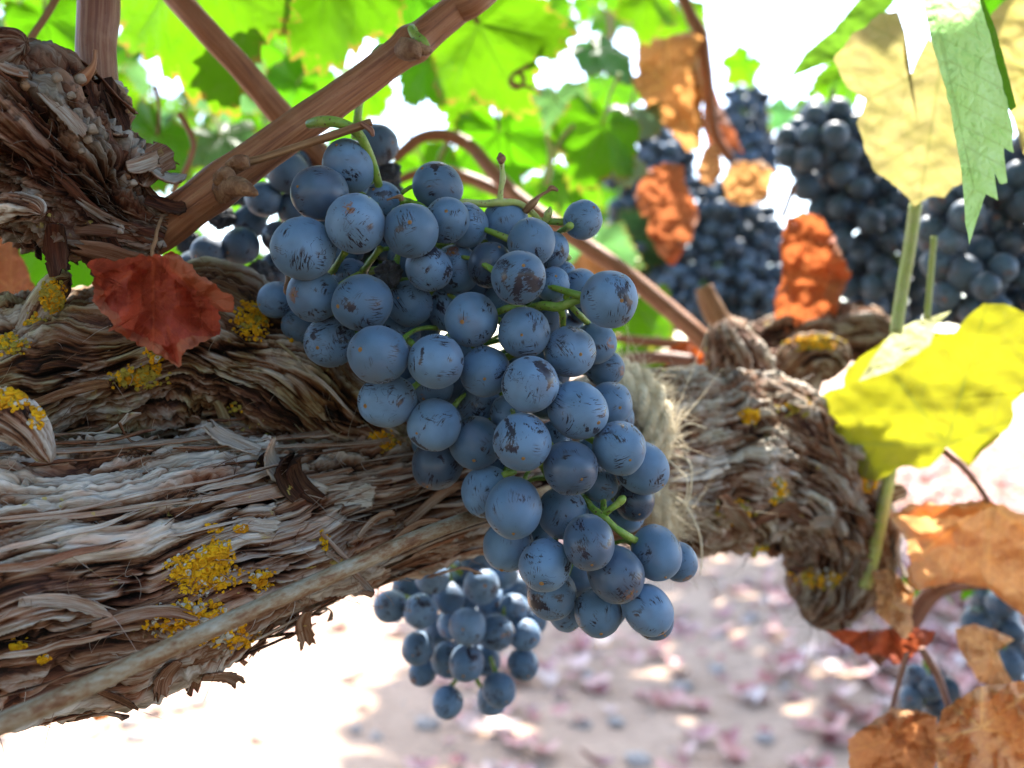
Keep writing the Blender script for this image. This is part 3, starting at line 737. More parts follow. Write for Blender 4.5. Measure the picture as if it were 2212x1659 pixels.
for a in [(L1, 700, 1070, -1.2, -.55, .026, .0052, .5, .9, .85, 1), (L1, 690, 1085, -1.0, -.75, .020, .0050, .7, 1.2, .25, 2, M_BARK_RED), (L1, 640, 1080, -.8, -.8, .015, .0060, .8, 1.0, .2, 3, M_BARK_RED),
          (L1, 600, 1060, -.8, -.6, .013, .005, .7, 1.2, .22, 4, M_BARK_RED), (L1, 560, 990, -1, -.25, .016, .005, .35, .6, .8, 5), (L2, 640, 950, -1, .3, .014, .006, .5, .6, .7, 6, M_BARK_OLD),
          (L1, 720, 1090, 1, -.1, .013, .0055, .5, .8, .85, 7), (L1, 770, 1160, 1, -.6, .014, .0018, .4, .9, .55, 8), (L1, 700, 1190, .9, .55, .024, .0016, .5, 2.4, .6, 9),
          (L1, 690, 1150, .9, .5, .022, .0012, .7, 3.4, .55, 10), (L1, 640, 1320, .05, 1, .013, .006, .3, .1, .5, 11), (L1, 655, 1315, .25, 1, .017, .0045, .2, .1, .45, 12),
          (L1, 585, 1340, -.05, 1, .015, .0022, .1, .2, .25, 13), (L1, 590, 1380, .6, 1, .010, .0018, .1, .3, .3, 14), (L1, 300, 1480, .3, 1, .010, .003, .2, .5, .3, 15),
          (L1, 250, 1490, -.6, 1, .009, .0025, .2, .5, .35, 16), (L1, 210, 1480, .8, 1, .012, .002, .2, .6, .3, 17), (L1, 380, 1420, -.5, 1, .012, .004, .3, .6, .35, 18),
          (L1, 870, 1130, 1, -.35, .020, .0028, .2, .4, .55, 19), (L1, 830, 1180, 1, -.3, .018, .002, .2, .6, .5, 20), (L1, 800, 1120, -.8, .5, .016, .0022, .4, 1.4, .6, 21),
          (L1, 500, 1130, 1, -.15, .012, .0035, .2, .5, .8, 22), (L1, 460, 1440, .1, 1, .014, .004, .3, .7, .35, 23), (L1, 440, 1450, .7, 1, .012, .005, .3, .9, .45, 24),
          (L1, 200, 1350, 1, .1, .022, .0028, .1, .4, .6, 26), (L1, 40, 1300, 1, .12, .02, .003, .1, .3, .7, 27),
          (L2, 470, 860, .3, 1, .012, .003, .2, .5, .6, 28, M_BARK_OLD),
           (L2, 240, 960, -.3, -1, .010, .0012, .9, -.4, .7, 33, M_BARK_OLD),
          (L2, 235, 965, .15, -1, .012, .0012, .9, -.3, .6, 34, M_BARK_OLD), 
          (L3, 235, 300, .3, -1, .018, .010, .3, .4, .2, 37, M_BARK_RED), (L3, 270, 370, 1, -.5, .010, .0045, .2, .7, .6, 38), (L3, 290, 400, .9, -1, .016, .008, .3, .4, .45, 39),
          (L3, 310, 440, 1, -.1, .012, .005, .3, .8, .25, 40, M_BARK_RED), (L3, 250, 450, 1, -.05, .012, .0022, .1, .2, .6, 41), (L3, 130, 480, -.1, 1, .013, .006, .2, .3, .2, 42, M_BARK_RED),
          (L3, 190, 500, .2, 1, .013, .006, .2, .2, .25, 43, M_BARK_RED), (L3, 240, 510, .1, 1, .011, .005, .2, .2, .2, 44, M_BARK_RED), (L3, 90, 210, .5, 1, .018, .0035, .1, .3, .6, 45),
          (L3, 160, 250, .6, 1, .014, .003, .2, .3, .6, 46), (L3, 60, 170, -1, .3, .010, .003, .3, .7, .6, 47), (L3, 300, 360, 1, -.6, .012, .007, .5, .6, .75, 48), (L3, 40, 470, .4, 1, .012, .005, .3, .5, .3, 49, M_BARK_RED)]:
    loose(*a)

# fibres frayed off the bark: too many to count
def fibres(log, n, seed, ln, rng_x, rad=.00011, mat=M_BARK, stand=.8, name='bark_fibres'):
    r = np.random.default_rng(seed); bag = Bag()
    ok = np.nonzero(log.front & (log.px > rng_x[0]) & (log.px < rng_x[1]))[0]
    for i in r.choice(ok, n):
        iu, iv = divmod(int(i), log.nv)
        nrm = math.cos(log.th[iv]) * log.N[iu] + math.sin(log.th[iv]) * log.B[iu]
        d = log.T[iu] * r.choice([-1, 1]) + nrm * stand * r.random() + r.normal(0, .45, 3); d /= np.linalg.norm(d)
        L = r.uniform(*ln); b = r.normal(0, .5, 3)
        P = [log.V[i] + d * L * t + b * L * t * t + nrm * .0006 * t for t in (0, .33, .66, 1)]
        V, q, t, g = tube_arrays(P, [rad, rad, rad * .8, rad * .4], 6, 3, cap=False)
        bag.add(V, q, None, {'tone': r.uniform(.3, .95)}, {'grain': g + r.uniform(0, 90)})
    link(name, bag.mesh(name), mat, log.obj, kind='stuff')
fibres(L1, 420, 301, (.003, .010), (-40, 1050)); fibres(L2, 160, 302, (.002, .008), (-20, 900), mat=M_BARK_OLD)
fibres(L3, 160, 303, (.002, .006), (-20, 340), mat=M_BARK_RED); fibres(L4, 240, 304, (.004, .014), (1330, 1900), .00018, M_BARK_BACK)

# ------------------------------------------------------------------ lichen
def lichen(log, x, y, rx, ry, n, seed, size=(.0005, .0013), pale=.08, dull=0.0, ang=0.0):
    r = np.random.default_rng(seed); bag = Bag(); n = int(n * 1.25); size = (size[0] * .8, size[1] * .85)
    sel = np.nonzero(log.front & (np.abs(log.px - x) < max(rx, ry) * 1.6) & (np.abs(log.py - y) < max(rx, ry) * 1.6))[0]
    if not len(sel): return
    for k in range(n):
        ra, an = math.sqrt(r.random()) * (1 + .25 * math.sin(5 * r.random() * 6)), r.random() * 6.283
        ax, ay = rx * ra * math.cos(an), ry * ra * math.sin(an)
        tx, ty = x + ax * math.cos(ang) - ay * math.sin(ang), y + ax * math.sin(ang) + ay * math.cos(ang)
        d2 = (log.px[sel] - tx) ** 2 + (log.py[sel] - ty) ** 2
        i = int(sel[int(np.argmin(d2))]); iu, iv = divmod(i, log.nv)
        n0 = math.cos(log.th[iv]) * log.N[iu] + math.sin(log.th[iv]) * log.B[iu]
        n1 = n0 + r.normal(0, .45, 3); n1 /= np.linalg.norm(n1)
        u = np.cross(n1, [0.3, .1, .9]); u /= np.linalg.norm(u); v = np.cross(n1, u)
        s = r.uniform(*size) * (1.15 - .5 * ra); m = 7
        a = np.linspace(0, 6.283, m, endpoint=False) + r.random()
        P = log.V[i] + n0 * r.uniform(.0000, .0009) * (1.1 - .6 * ra)
        rr = s * r.uniform(.7, 1.15, m)
        ring = lambda f, h: P + (np.cos(a) * rr * f)[:, None] * u + (np.sin(a) * rr * f)[:, None] * v + n1 * (h * s)
        V = np.vstack([[P - n1 * s * .1], ring(.5, .08), ring(.95, r.uniform(.3, .75)), ring(1.05, .1), ring(.6, -.7)])
        t = [(0, 1 + j, 1 + (j + 1) % m) for j in range(m)]
        q = [(1 + b * m + j, 1 + (b + 1) * m + j, 1 + (b + 1) * m + (j + 1) % m, 1 + b * m + (j + 1) % m) for b in range(3) for j in range(m)]
        bag.add(V, q, t, {'tint': .95 if r.random() < pale else (.05 if r.random() < dull else .5)})
    link('lichen', bag.mesh('lichen'), M_LICH, log.obj)

for a in [(L1, 435, 1235, 72, 48, 330, 1), (L1, 470, 1195, 30, 30, 90, 2), (L1, 420, 1340, 95, 40, 300, 3, (.0007, .0015), .2), (L1, 500, 1375, 60, 28, 120, 4, (.0006, .0013), .25), (L1, 565, 1250, 32, 24, 80, 5),
          (L1, 520, 1143, 18, 8, 26, 6), (L1, 465, 1140, 20, 7, 26, 7), (L1, 700, 1165, 10, 24, 20, 8, (.0005, .0010)), (L1, 755, 1215, 20, 8, 20, 9, (.0005, .001)), (L1, 40, 1395, 20, 14, 14, 10), (L1, 90, 1420, 18, 10, 10, 11),
          (L2, 545, 690, 38, 42, 190, 12, (.0006, .0013), .02, .2), (L2, 300, 815, 70, 24, 120, 13, (.0006, .0013), .02, .7), (L2, 335, 755, 20, 46, 70, 14, (.0006, .0012), .02, .5), (L2, 635, 728, 14, 10, 18, 15), (L2, 500, 880, 24, 14, 20, 16, (.0005, .001), 0, .6),
          (L2, 560, 940, 22, 8, 14, 26, (.0005, .001), 0, .6), (L2, 440, 960, 26, 10, 16, 27, (.0005, .001), 0, .6), (L2, 20, 745, 40, 22, 70, 28, (.0006, .0012), .02, .6),
          (L2, 825, 955, 34, 24, 120, 17, (.0006, .0012), 0, .2), (L2, 840, 990, 16, 16, 30, 18), (S5, 115, 640, 26, 36, 150, 19, (.0006, .0012), .0, .5), (S5, 75, 720, 26, 40, 110, 20, (.0006, .0012), .0, .6),
          (S8, 30, 860, 50, 22, 150, 21, (.0006, .0013), .1, .1), (S8, 80, 900, 22, 26, 50, 22, (.0006, .0012), .3), (L4, 1620, 900, 20, 14, 30, 23, (.001, .0022)), (L4, 1590, 1105, 40, 26, 90, 24, (.001, .0024), .1, .4),
          (S2, 1760, 740, 60, 16, 110, 25, (.001, .002), 0, .4), (L4, 1680, 1060, 20, 30, 30, 29, (.001, .002), .2, .4), (L4, 1650, 1190, 26, 34, 50, 30, (.001, .002), .1, .5), (L4, 1770, 1250, 60, 20, 60, 31, (.001, .002), .1, .6),
          (L4, 1720, 880, 40, 20, 30, 32, (.001, .002), .1, .6), (L4, 1880, 1040, 20, 26, 50, 33, (.001, .002), .1, .3)]:
    lichen(*a)

# ------------------------------------------------------------------ canes, twigs, tendrils
def px_tube(name, pts, mat, parent=VINE, nu=40, nv=16, wob=.06, seed=1, **kw):
    """pts: (column, row, distance, radius in survey steps)"""
    return tube_obj(name, [F(x, y, d) for x, y, d, r in pts], [r * K * d for x, y, d, r in pts], mat, parent, nu, nv, wob, seed, **kw)

caneA = px_tube('cane', [(300, 520, .262, 46), (350, 492, .262, 47), (420, 440, .262, 46), (478, 398, .262, 49), (530, 358, .263, 42), (620, 292, .264, 40), (700, 235, .266, 38), (800, 165, .270, 36),
                         (862, 118, .273, 37), (888, 98, .274, 43), (915, 78, .276, 37), (980, 25, .28, 33), (1090, -60, .29, 31), (1400, -380, .40, 28)], M_CANE, nu=150, nv=36, wob=.07, seed=2,
                label='thick brown cane rising rightwards over the grapes')
caneB = px_tube('cane', [(228, 330, .268, 46), (222, 270, .268, 46), (214, 200, .270, 43), (208, 100, .272, 42), (213, 0, .275, 44), (214, -200, .29, 42), (220, -600, .4, 36)], M_CANE_RED, nu=110, nv=32, wob=.05, seed=5,
                label='upright reddish cane at the left')
caneC = px_tube('cane', [(330, -70, .32, 27), (380, -8, .32, 27), (440, 60, .32, 27), (520, 145, .325, 27), (600, 240, .33, 28), (660, 305, .335, 28), (720, 370, .34, 26), (800, 460, .35, 22)], M_CANE, nu=80, nv=20, wob=.04, seed=7,
                label='slim cane crossing behind the thick cane')
caneD = px_tube('cane', [(850, 345, .50, 12), (905, 300, .50, 13), (960, 292, .50, 14), (1015, 315, .50, 15), (1060, 365, .49, 16), (1120, 428, .48, 17), (1220, 500, .47, 18), (1330, 575, .46, 19), (1430, 655, .45, 20), (1520, 735, .44, 22), (1570, 790, .44, 24)],
                M_CANE, nu=90, nv=16, wob=.05, seed=9, label='blurred reddish cane sloping down to the cordon arm')
caneE = px_tube('cane', [(840, 400, .52, 10), (900, 375, .52, 11), (960, 370, .515, 13), (1030, 392, .51, 14), (1100, 425, .50, 15), (1200, 480, .49, 16)], M_CANE, nu=50, nv=12, wob=.05, seed=10)
px_tube('cane', [(960, 372, .52, 8), (950, 345, .52, 7), (965, 310, .51, 7), (955, 290, .51, 6)], M_STEM, nu=24, nv=8)
px_tube('cane', [(1330, 730, .55, 10), (1420, 740, .54, 11), (1510, 745, .53, 12)], M_CANE, nu=24, nv=10)
px_tube('cane', [(1350, 778, .50, 14), (1420, 772, .49, 15), (1500, 780, .48, 15)], M_CANE_RED, nu=24, nv=10)
px_tube('cane', [(1460, -40, .62, 14), (1490, 30, .62, 14), (1515, 85, .62, 16), (1530, 200, .63, 15), (1545, 290, .64, 13), (1575, 340, .65, 12)], M_CANE, nu=50, nv=12, wob=.08, seed=13, label='brown shoot hanging among dry leaves')
px_tube('cane', [(1600, 720, .50, 30), (1560, 700, .50, 26), (1535, 660, .50, 24), (1520, 620, .50, 20)], M_TWIG, nu=30, nv=12, wob=.1, seed=14)
px_tube('cane', [(1880, 1420, .42, 26), (1960, 1350, .42, 22), (2010, 1285, .42, 20), (2070, 1260, .42, 18), (2250, 1250, .44, 14)], M_CANE_RED, nu=50, nv=14, wob=.06, seed=15, label='dark red shoot under the big orange dry leaf')
px_tube('cane', [(50, 108, .33, 9), (75, 70, .33, 8), (105, 25, .33, 8), (135, -30, .33, 8)], M_TWIG, nu=24, nv=8)
px_tube('twig', [(525, 352, .252, 12), (560, 344, .251, 9), (640, 318, .250, 9), (720, 292, .249, 9.5), (790, 268, .248, 9), (803, 264, .248, 8)], M_TWIG, nu=50, nv=12, wob=.08, seed=16, label='thin dry twig lying in front of the thick cane')
px_tube('twig', [(780, 266, .247, 5), (800, 280, .247, 7), (806, 294, .247, 3)], M_CANE_RED, nu=14, nv=8, wob=.3, seed=17)
px_tube('twig', [(118, 195, .25, 18), (150, 185, .247, 13), (178, 168, .246, 14), (196, 150, .246, 9), (204, 132, .246, 5), (205, 108, .246, 5)], M_CANE, nu=36, nv=12, wob=.25, seed=18)
px_tube('leaf_stalk', [(372, 418, .40, 6), (388, 390, .40, 6), (408, 350, .40, 6), (418, 310, .40, 6), (400, 265, .40, 6), (385, 245, .40, 6)], M_CANE, nu=24, nv=8)
px_tube('leaf_stalk', [(1182, 400, .56, 7), (1190, 330, .56, 7), (1180, 290, .56, 5)], M_STEMY, nu=16, nv=8)
px_tube('leaf_stalk', [(1192, 340, .56, 6), (1220, 290, .56, 6), (1240, 270, .56, 5)], M_STEMY, nu=16, nv=8)
px_tube('leaf_stalk', [(1978, 440, .366, 13), (1966, 530, .368, 13), (1950, 620, .37, 13), (1935, 720, .37, 13)], M_STEMY, nu=24, nv=10, label='upright pale green leaf stalk before the dark grapes')
px_tube('leaf_stalk', [(2018, 510, .366, 7), (2010, 600, .368, 7), (2003, 690, .370, 7)], M_STEMY, nu=16, nv=8)
px_tube('leaf_stalk', [(1925, 1010, .395, 13), (1910, 1090, .395, 13), (1888, 1190, .40, 15), (1868, 1270, .40, 14)], M_STEMY, nu=24, nv=10, label='green stalk below the yellow leaf')
px_tube('leaf_stalk', [(2040, 975, .38, 6), (2090, 1020, .38, 6), (2120, 1060, .38, 6), (2135, 1085, .38, 6)], M_CANE, nu=16, nv=8)
px_tube('leaf_stalk', [(1990, 1400, .38, 8), (2030, 1470, .38, 8), (2060, 1560, .37, 8)], M_CANE_RED, nu=16, nv=8)
px_tube('leaf_stalk', [(1960, 1410, .38, 6), (1940, 1480, .38, 6), (1925, 1540, .37, 6)], M_CANE_RED, nu=16, nv=8)
px_tube('leaf_stalk', [(1690, 470, .5, 6), (1705, 430, .5, 6), (1715, 400, .5, 6)], M_CANE_RED, nu=16, nv=8)
px_tube('leaf_stalk', [(770, 300, .30, 12), (772, 262, .30, 10), (778, 215, .31, 9), (800, 150, .32, 8)], M_STEM, nu=20, nv=8)
tw = [(1172, 98, .50, 4), (1160, 125, .50, 4.5), (1135, 145, .50, 5), (1110, 160, .50, 5), (1102, 178, .50, 5), (1115, 190, .495, 5), (1130, 180, .495, 5), (1128, 162, .495, 5), (1112, 158, .495, 4.5), (1104, 175, .49, 4.5), (1120, 184, .49, 4), (1150, 190, .49, 3.5), (1168, 205, .49, 3)]
px_tube('tendril', tw, M_TWIG, nu=90, nv=8, wob=0, label='curled brown tendril against a green leaf')
# upright reddish cane has a node scar with a peeling spike; thick cane has bud and green stubs
def bud(parent, pts, mat, wob=.25, seed=0, name='bud'):
    V, q, t, g = tube_arrays([F(x, y, d) for x, y, d, r in pts], [r * K * d for x, y, d, r in pts], 22, 14, wob, seed)
    link(name, make_mesh(name, V, q, t, True, None, {'grain': g}), mat, parent)
bud(caneB, [(250, 195, .262, 14), (262, 210, .259, 13), (275, 216, .257, 9), (284, 226, .256, 2)], M_BUD, .3, 1)
bud(caneB, [(240, 175, .255, 6), (247, 188, .256, 8), (252, 200, .258, 6)], M_BUD, .3, 2)
bud(caneA, [(482, 412, .252, 26), (505, 403, .246, 24), (528, 407, .241, 18), (547, 415, .239, 10), (556, 420, .238, 3)], M_BUD, .22, 3)
bud(caneA, [(470, 388, .249, 14), (490, 376, .246, 16), (500, 395, .245, 13), (496, 420, .246, 10), (485, 436, .248, 4)], M_BUD, .5, 4)
bud(caneA, [(500, 362, .248, 16), (520, 352, .246, 18), (538, 350, .246, 12)], M_BUD, .3, 5)
bud(caneA, [(875, 105, .264, 26), (893, 112, .261, 22), (905, 125, .260, 5)], M_BUD, .2, 6)
bud(caneA, [(905, 100, .262, 16), (920, 108, .262, 14), (933, 113, .262, 3)], M_BUD, .35, 7)
bud(caneA, [(890, 60, .268, 9), (896, 75, .264, 11), (912, 90, .262, 12), (925, 102, .262, 6)], M_STEM, .2, 8, 'green_stub')
bud(caneA, [(790, 150, .272, 12), (805, 130, .276, 13), (825, 105, .278, 11), (834, 98, .278, 3)], M_STEM, .3, 9, 'green_stub')
for i, (x, y, s) in enumerate([(90, 170, 12), (120, 178, 13), (172, 178, 15), (195, 160, 13), (198, 285, 15), (188, 305, 12), (270, 385, 9), (285, 400, 10), (225, 455, 9), (85, 425, 11), (365, 533, 12), (345, 570, 9), (355, 555, 10), (240, 330, 10), (150, 215, 11), (60, 195, 12),
                                (265, 490, 8), (175, 330, 8), (130, 260, 10), (285, 375, 8), (262, 498, 9), (212, 270, 9)]):
    dd = .238 if i < 10 or i > 13 else .238
    _, p, n, T = L3.at(x, y)
    q_ = p + n * s * K * .24 * .3
    V, q, t, g = tube_arrays([q_ - T * s * K * .16, q_ + n * .0006, q_ + T * s * K * .2 + n * .0012], [s * K * .10, s * K * .20, s * K * .05], 12, 9, .4, i)
    link('bud_scale', make_mesh('bud_scale', V, q, t, True, None, {'grain': g}), M_PALE if i % 3 else M_BUD, L3.obj)

# ------------------------------------------------------------------ wire and rope
Vw, qw, tw_, gw = tube_arrays([F(x, y, d) for x, y, d, r in [(-180, 1650, .181, 27), (-40, 1582, .189, 25), (150, 1500, .198, 23), (320, 1420, .2065, 21), (640, 1277, .2265, 19), (900, 1162, .247, 17), (1060, 1105, .268, 16), (1200, 1060, .30, 15), (1420, 1010, .37, 12)]],
                              [r * K * d for x, y, d, r in [(-180, 1650, .181, 27), (-40, 1582, .189, 25), (150, 1500, .198, 23), (320, 1420, .2065, 21), (640, 1277, .2265, 19), (900, 1162, .247, 17), (1060, 1105, .268, 16), (1200, 1060, .30, 15), (1420, 1010, .37, 12)]], 160, 24, .03, 3)
link('wire', make_mesh('wire', Vw, qw, tw_, True, None, {'grain': gw}), M_WIRE, label='rusty grey training wire slanting across the trunk', cat='wire')

ROPE = empty('rope', F(1410, 1000, .36), 'frayed pale jute rope tied round the cordon behind the grapes', 'rope')
def rope_turn(path, r, seed, strands=3, nu=70):
    C4 = catmull([np.append(F(x, y, d), 1) for x, y, d in path], nu); C = C4[:, :3]; T, N, B = frames(C)
    s = np.concatenate([[0], np.cumsum(np.linalg.norm(np.diff(C, axis=0), axis=1))])
    for k in range(strands):
        ph = s / (r * 5.5) * 2 * math.pi + 2 * math.pi * k / strands
        P = C + (r * .52) * (np.cos(ph)[:, None] * N + np.sin(ph)[:, None] * B)
        bag = Bag()
        for y in range(7):     # yarns inside the strand
            py_ = ph * -1.7 + 6.283 * y / 7
            Q = P + (r * .34) * (np.cos(py_)[:, None] * N + np.sin(py_)[:, None] * B)
            V, q, t, g = tube_arrays(Q, np.full(len(Q), r * .19), nu, 5); bag.add(V, q, t)
        link('strand', bag.mesh('strand'), M_ROPE, ROPE)
    rr = np.random.default_rng(seed); bag = Bag()
    for i in range(650):
        j = rr.integers(2, nu - 2); a = rr.random() * 6.283
        n = math.cos(a) * N[j] + math.sin(a) * B[j]
        p = C[j] + n * r * .8; d = n * rr.uniform(.3, 1) + T[j] * rr.normal(0, .8); L = rr.uniform(.002, .009) * (1 + 1.2 * (rr.random() < .12)); b = rr.normal(0, .5, 3)
        V, q, t, g = tube_arrays([p, p + d * L * .5 + b * L * .15, p + d * L + b * L * .5], [.00010, .00009, .00004], 5, 3, cap=False)
        bag.add(V, q)
    link('rope_fibres', bag.mesh('rope_fibres'), M_ROPE, ROPE, kind='stuff')
for i in range(2):
    o = i * 40 - 30
    rope_turn([(1290 + o * .6, 835 - o * .3, .405), (1318 + o * .8, 800 - o * .3, .372), (1365 + o, 812 - o * .25, .350), (1405 + o * .9, 850, .340 + .002 * (i % 2)), (1425 + o * .75, 905 + o * .2, .337), (1425 + o * .5, 960 + o * .3, .336 + .002 * (i % 2)), (1395 + o * .3, 1030 + o * .3, .340), (1365, 1090 + o * .3, .350)], .0040, 10 + i)
for i in range(2):
    o = i * 34 - 17
    rope_turn([(1350, 1040 + o, .340), (1395, 1068 + o, .335), (1430, 1105 + o, .335), (1440 - o * .2, 1150 + o, .339), (1415, 1195 + o * .6, .35)], .0036, 20 + i)
for i, pts in enumerate([[(1450, 980, .334, 2.2), (1490, 1000, .33, 2), (1492, 1060, .33, 2), (1478, 1110, .33, 1.8)], [(1440, 1060, .333, 2.4), (1480, 1090, .33, 2.4), (1510, 1150, .33, 2.2), (1516, 1200, .33, 2), (1512, 1240, .33, 1.5)],
                         [(1440, 990, .334, 2), (1480, 1030, .33, 2), (1485, 1060, .33, 2), (1478, 1090, .33, 2)], [(1460, 930, .334, 1.8), (1490, 915, .33, 1.5), (1525, 925, .33, 1.2)]]):
    px_tube('loose_yarn', pts, M_ROPE, ROPE, nu=30, nv=6, wob=0)

# ------------------------------------------------------------------ grapes
def grape_mesh(seed, nu=40, nv=28, lump=.035):
    a = np.linspace(0, 2 * math.pi, nu, endpoint=False); b = np.linspace(0, math.pi, nv + 2)[1:-1]
    A, Bb = np.meshgrid(a, b)
    x, y, z = np.sin(Bb) * np.cos(A), np.sin(Bb) * np.sin(A), np.cos(Bb)
    r = 1 + lump * fbm(x * 1.2, y * 1.2, z * 1.2, seed, 2) - 0.02 * np.exp(-((z - 1) / .02) ** 2) - .04 * np.exp(-((z + 1) / .03) ** 2)
    V = np.stack([x * r, y * r, z * r * 1.02], -1).reshape(-1, 3)
    q = grid_quads(nv, nu, True)
    n0 = len(V); V = np.vstack([V, [0, 0, .985], [0, 0, -.96]])
    t = [(n0, j, (j + 1) % nu) for j in range(nu)] + [(n0 + 1, (nv - 1) * nu + (j + 1) % nu, (nv - 1) * nu + j) for j in range(nu)]
    return make_mesh('grape', V, q[:, ::-1], t, True)
GM = [grape_mesh(i) for i in range(5)]
for m in GM: m.materials.append(M_GRAPE)
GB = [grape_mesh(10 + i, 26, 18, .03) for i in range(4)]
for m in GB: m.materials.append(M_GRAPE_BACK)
# the small brown flower scar at the free end of a berry (+Z of the berry)
a = np.linspace(0, 6.283, 12, endpoint=False)
ringv = lambda r, z: np.stack([r * np.cos(a), r * np.sin(a), 0 * a + z], -1)
SV = np.vstack([ringv(.085, .985), ringv(.05, 1.012), ringv(.035, 1.035), ringv(.02, 1.025), [[0, 0, 1.02]]])
SQ = [(b * 12 + j, b * 12 + (j + 1) % 12, (b + 1) * 12 + (j + 1) % 12, (b + 1) * 12 + j) for b in range(3) for j in range(12)]
ST = [(36 + j, 36 + (j + 1) % 12, 48) for j in range(12)]
SCAR = make_mesh('tip_scar', SV, SQ, ST, True); SCAR.materials.append(M_SCAR)

def raisin_mesh(seed):
    a = np.linspace(0, 2 * math.pi, 56, endpoint=False); b = np.linspace(0, math.pi, 42)[1:-1]
    A, Bb = np.meshgrid(a, b)
    x, y, z = np.sin(Bb) * np.cos(A), np.sin(Bb) * np.sin(A), np.cos(Bb)
    r = .8 - .42 * np.abs(fbm(x * 1.6, y * 1.6, z * 1.6, seed, 3)) + .1 * pn(x * 5, y * 5, z * 5, seed + 4) + .25 * pn(x * .9, y * .9, z * .9, seed + 7)
    V = np.stack([x * r, y * r, z * r], -1).reshape(-1, 3); n0 = len(V)
    V = np.vstack([V, [0, 0, .6], [0, 0, -.6]])
    t = [(n0, j, (j + 1) % 56) for j in range(56)] + [(n0 + 1, 39 * 56 + (j + 1) % 56, 39 * 56 + j) for j in range(56)]
    return make_mesh('raisin', V, grid_quads(40, 56, True)[:, ::-1], t, True)
RM = [raisin_mesh(i) for i in (3, 8)]
for m in RM: m.materials.append(M_RAISIN)

def settle(L, d0, dl, dmin, it=260):
    """slide overlapping berries apart in depth; nearer layers stay nearer"""
    x = np.array([g[0] for g in L], float); y = np.array([g[1] for g in L], float); r = np.array([g[2] for g in L], float)
    d = d0 + dl * np.array([g[3] for g in L], float) + 1e-5 * np.arange(len(L))
    order = np.argsort(d, kind='stable')
    pairs = [(order[a], order[b]) for a in range(len(order)) for b in range(a + 1, len(order))
             if math.hypot(x[order[a]] - x[order[b]], y[order[a]] - y[order[b]]) < r[order[a]] + r[order[b]]]
    for _ in range(it):
        moved = 0
        if True:
            for i, j in pairs:
                dx = (x[i] - x[j]) * K * (d[i] + d[j]) / 2; dy = (y[i] - y[j]) * K * (d[i] + d[j]) / 2
                s = .95 * K * (r[i] * d[i] + r[j] * d[j]); h2 = s * s - dx * dx - dy * dy
                if h2 <= 0: continue
                need = math.sqrt(h2); gap = d[j] - d[i]
                if gap < need - 1e-5:
                    m = (need - gap); a = .30 if d[i] > dmin else 0
                    d[i] -= m * a * .5; d[j] += m * (1 - a) * .5; moved += m
        if moved < 1e-4: break
    return x, y, r, d

def dir_matrix(loc, axis, scale):
    q = Vector(axis).normalized().to_track_quat('Z', 'Y')
    return Matrix.Translation(Vector(loc)) @ q.to_matrix().to_4x4() @ Matrix.Diagonal((*scale, 1))

def cluster(label, L, d0, dl, dmin, meshes, scars=True, seed=0, group=None, hub=None, raisins=(), core=None):
    x, y, r, d = settle(L, d0, dl, dmin)
    far = d0 + 11 * float(np.median(r)) * K * d0
    d = np.minimum(d, far + 1)
    L = [g for i, g in enumerate(L) if d[i] < far]; ok = d < far; x, y, r, d = x[ok], y[ok], r[ok], d[ok]
    P = np.array([F(x[i], y[i], d[i]) for i in range(len(L))])
    top = hub if hub is not None else P[np.argmax(P[:, 2])]
    o = empty('grape_cluster', top, label, 'grapes', group or 'grape bunches hanging on the vine')
    rr = random.Random(seed)
    cen = P.mean(0) if core is None else core
    for i in range(len(L)):
        R = r[i] * K * d[i]
        out = (P[i] - cen); out = out / (np.linalg.norm(out) + 1e-6) + np.array([rr.uniform(-.6, .6), -1.0 + rr.uniform(-.3, .5), -.35 + rr.uniform(-.5, .5)])
        M = dir_matrix(P[i], out, (R * rr.uniform(.95, 1.02), R * rr.uniform(.95, 1.02), R * rr.uniform(1.0, 1.10)))
        M = M @ Matrix.Rotation(rr.random() * 6.28, 4, 'Z')
        if i in raisins:
            link('raisin', RM[i % 2], None, o, M); continue
        g = link('grape', rr.choice(meshes), None, o, M)
        if scars and rr.random() < .8: link('tip_scar', SCAR, None, g, M @ Matrix.Diagonal((*([rr.uniform(.6, 1.15)] * 2), 1, 1)))
    return o, P, r * K * d

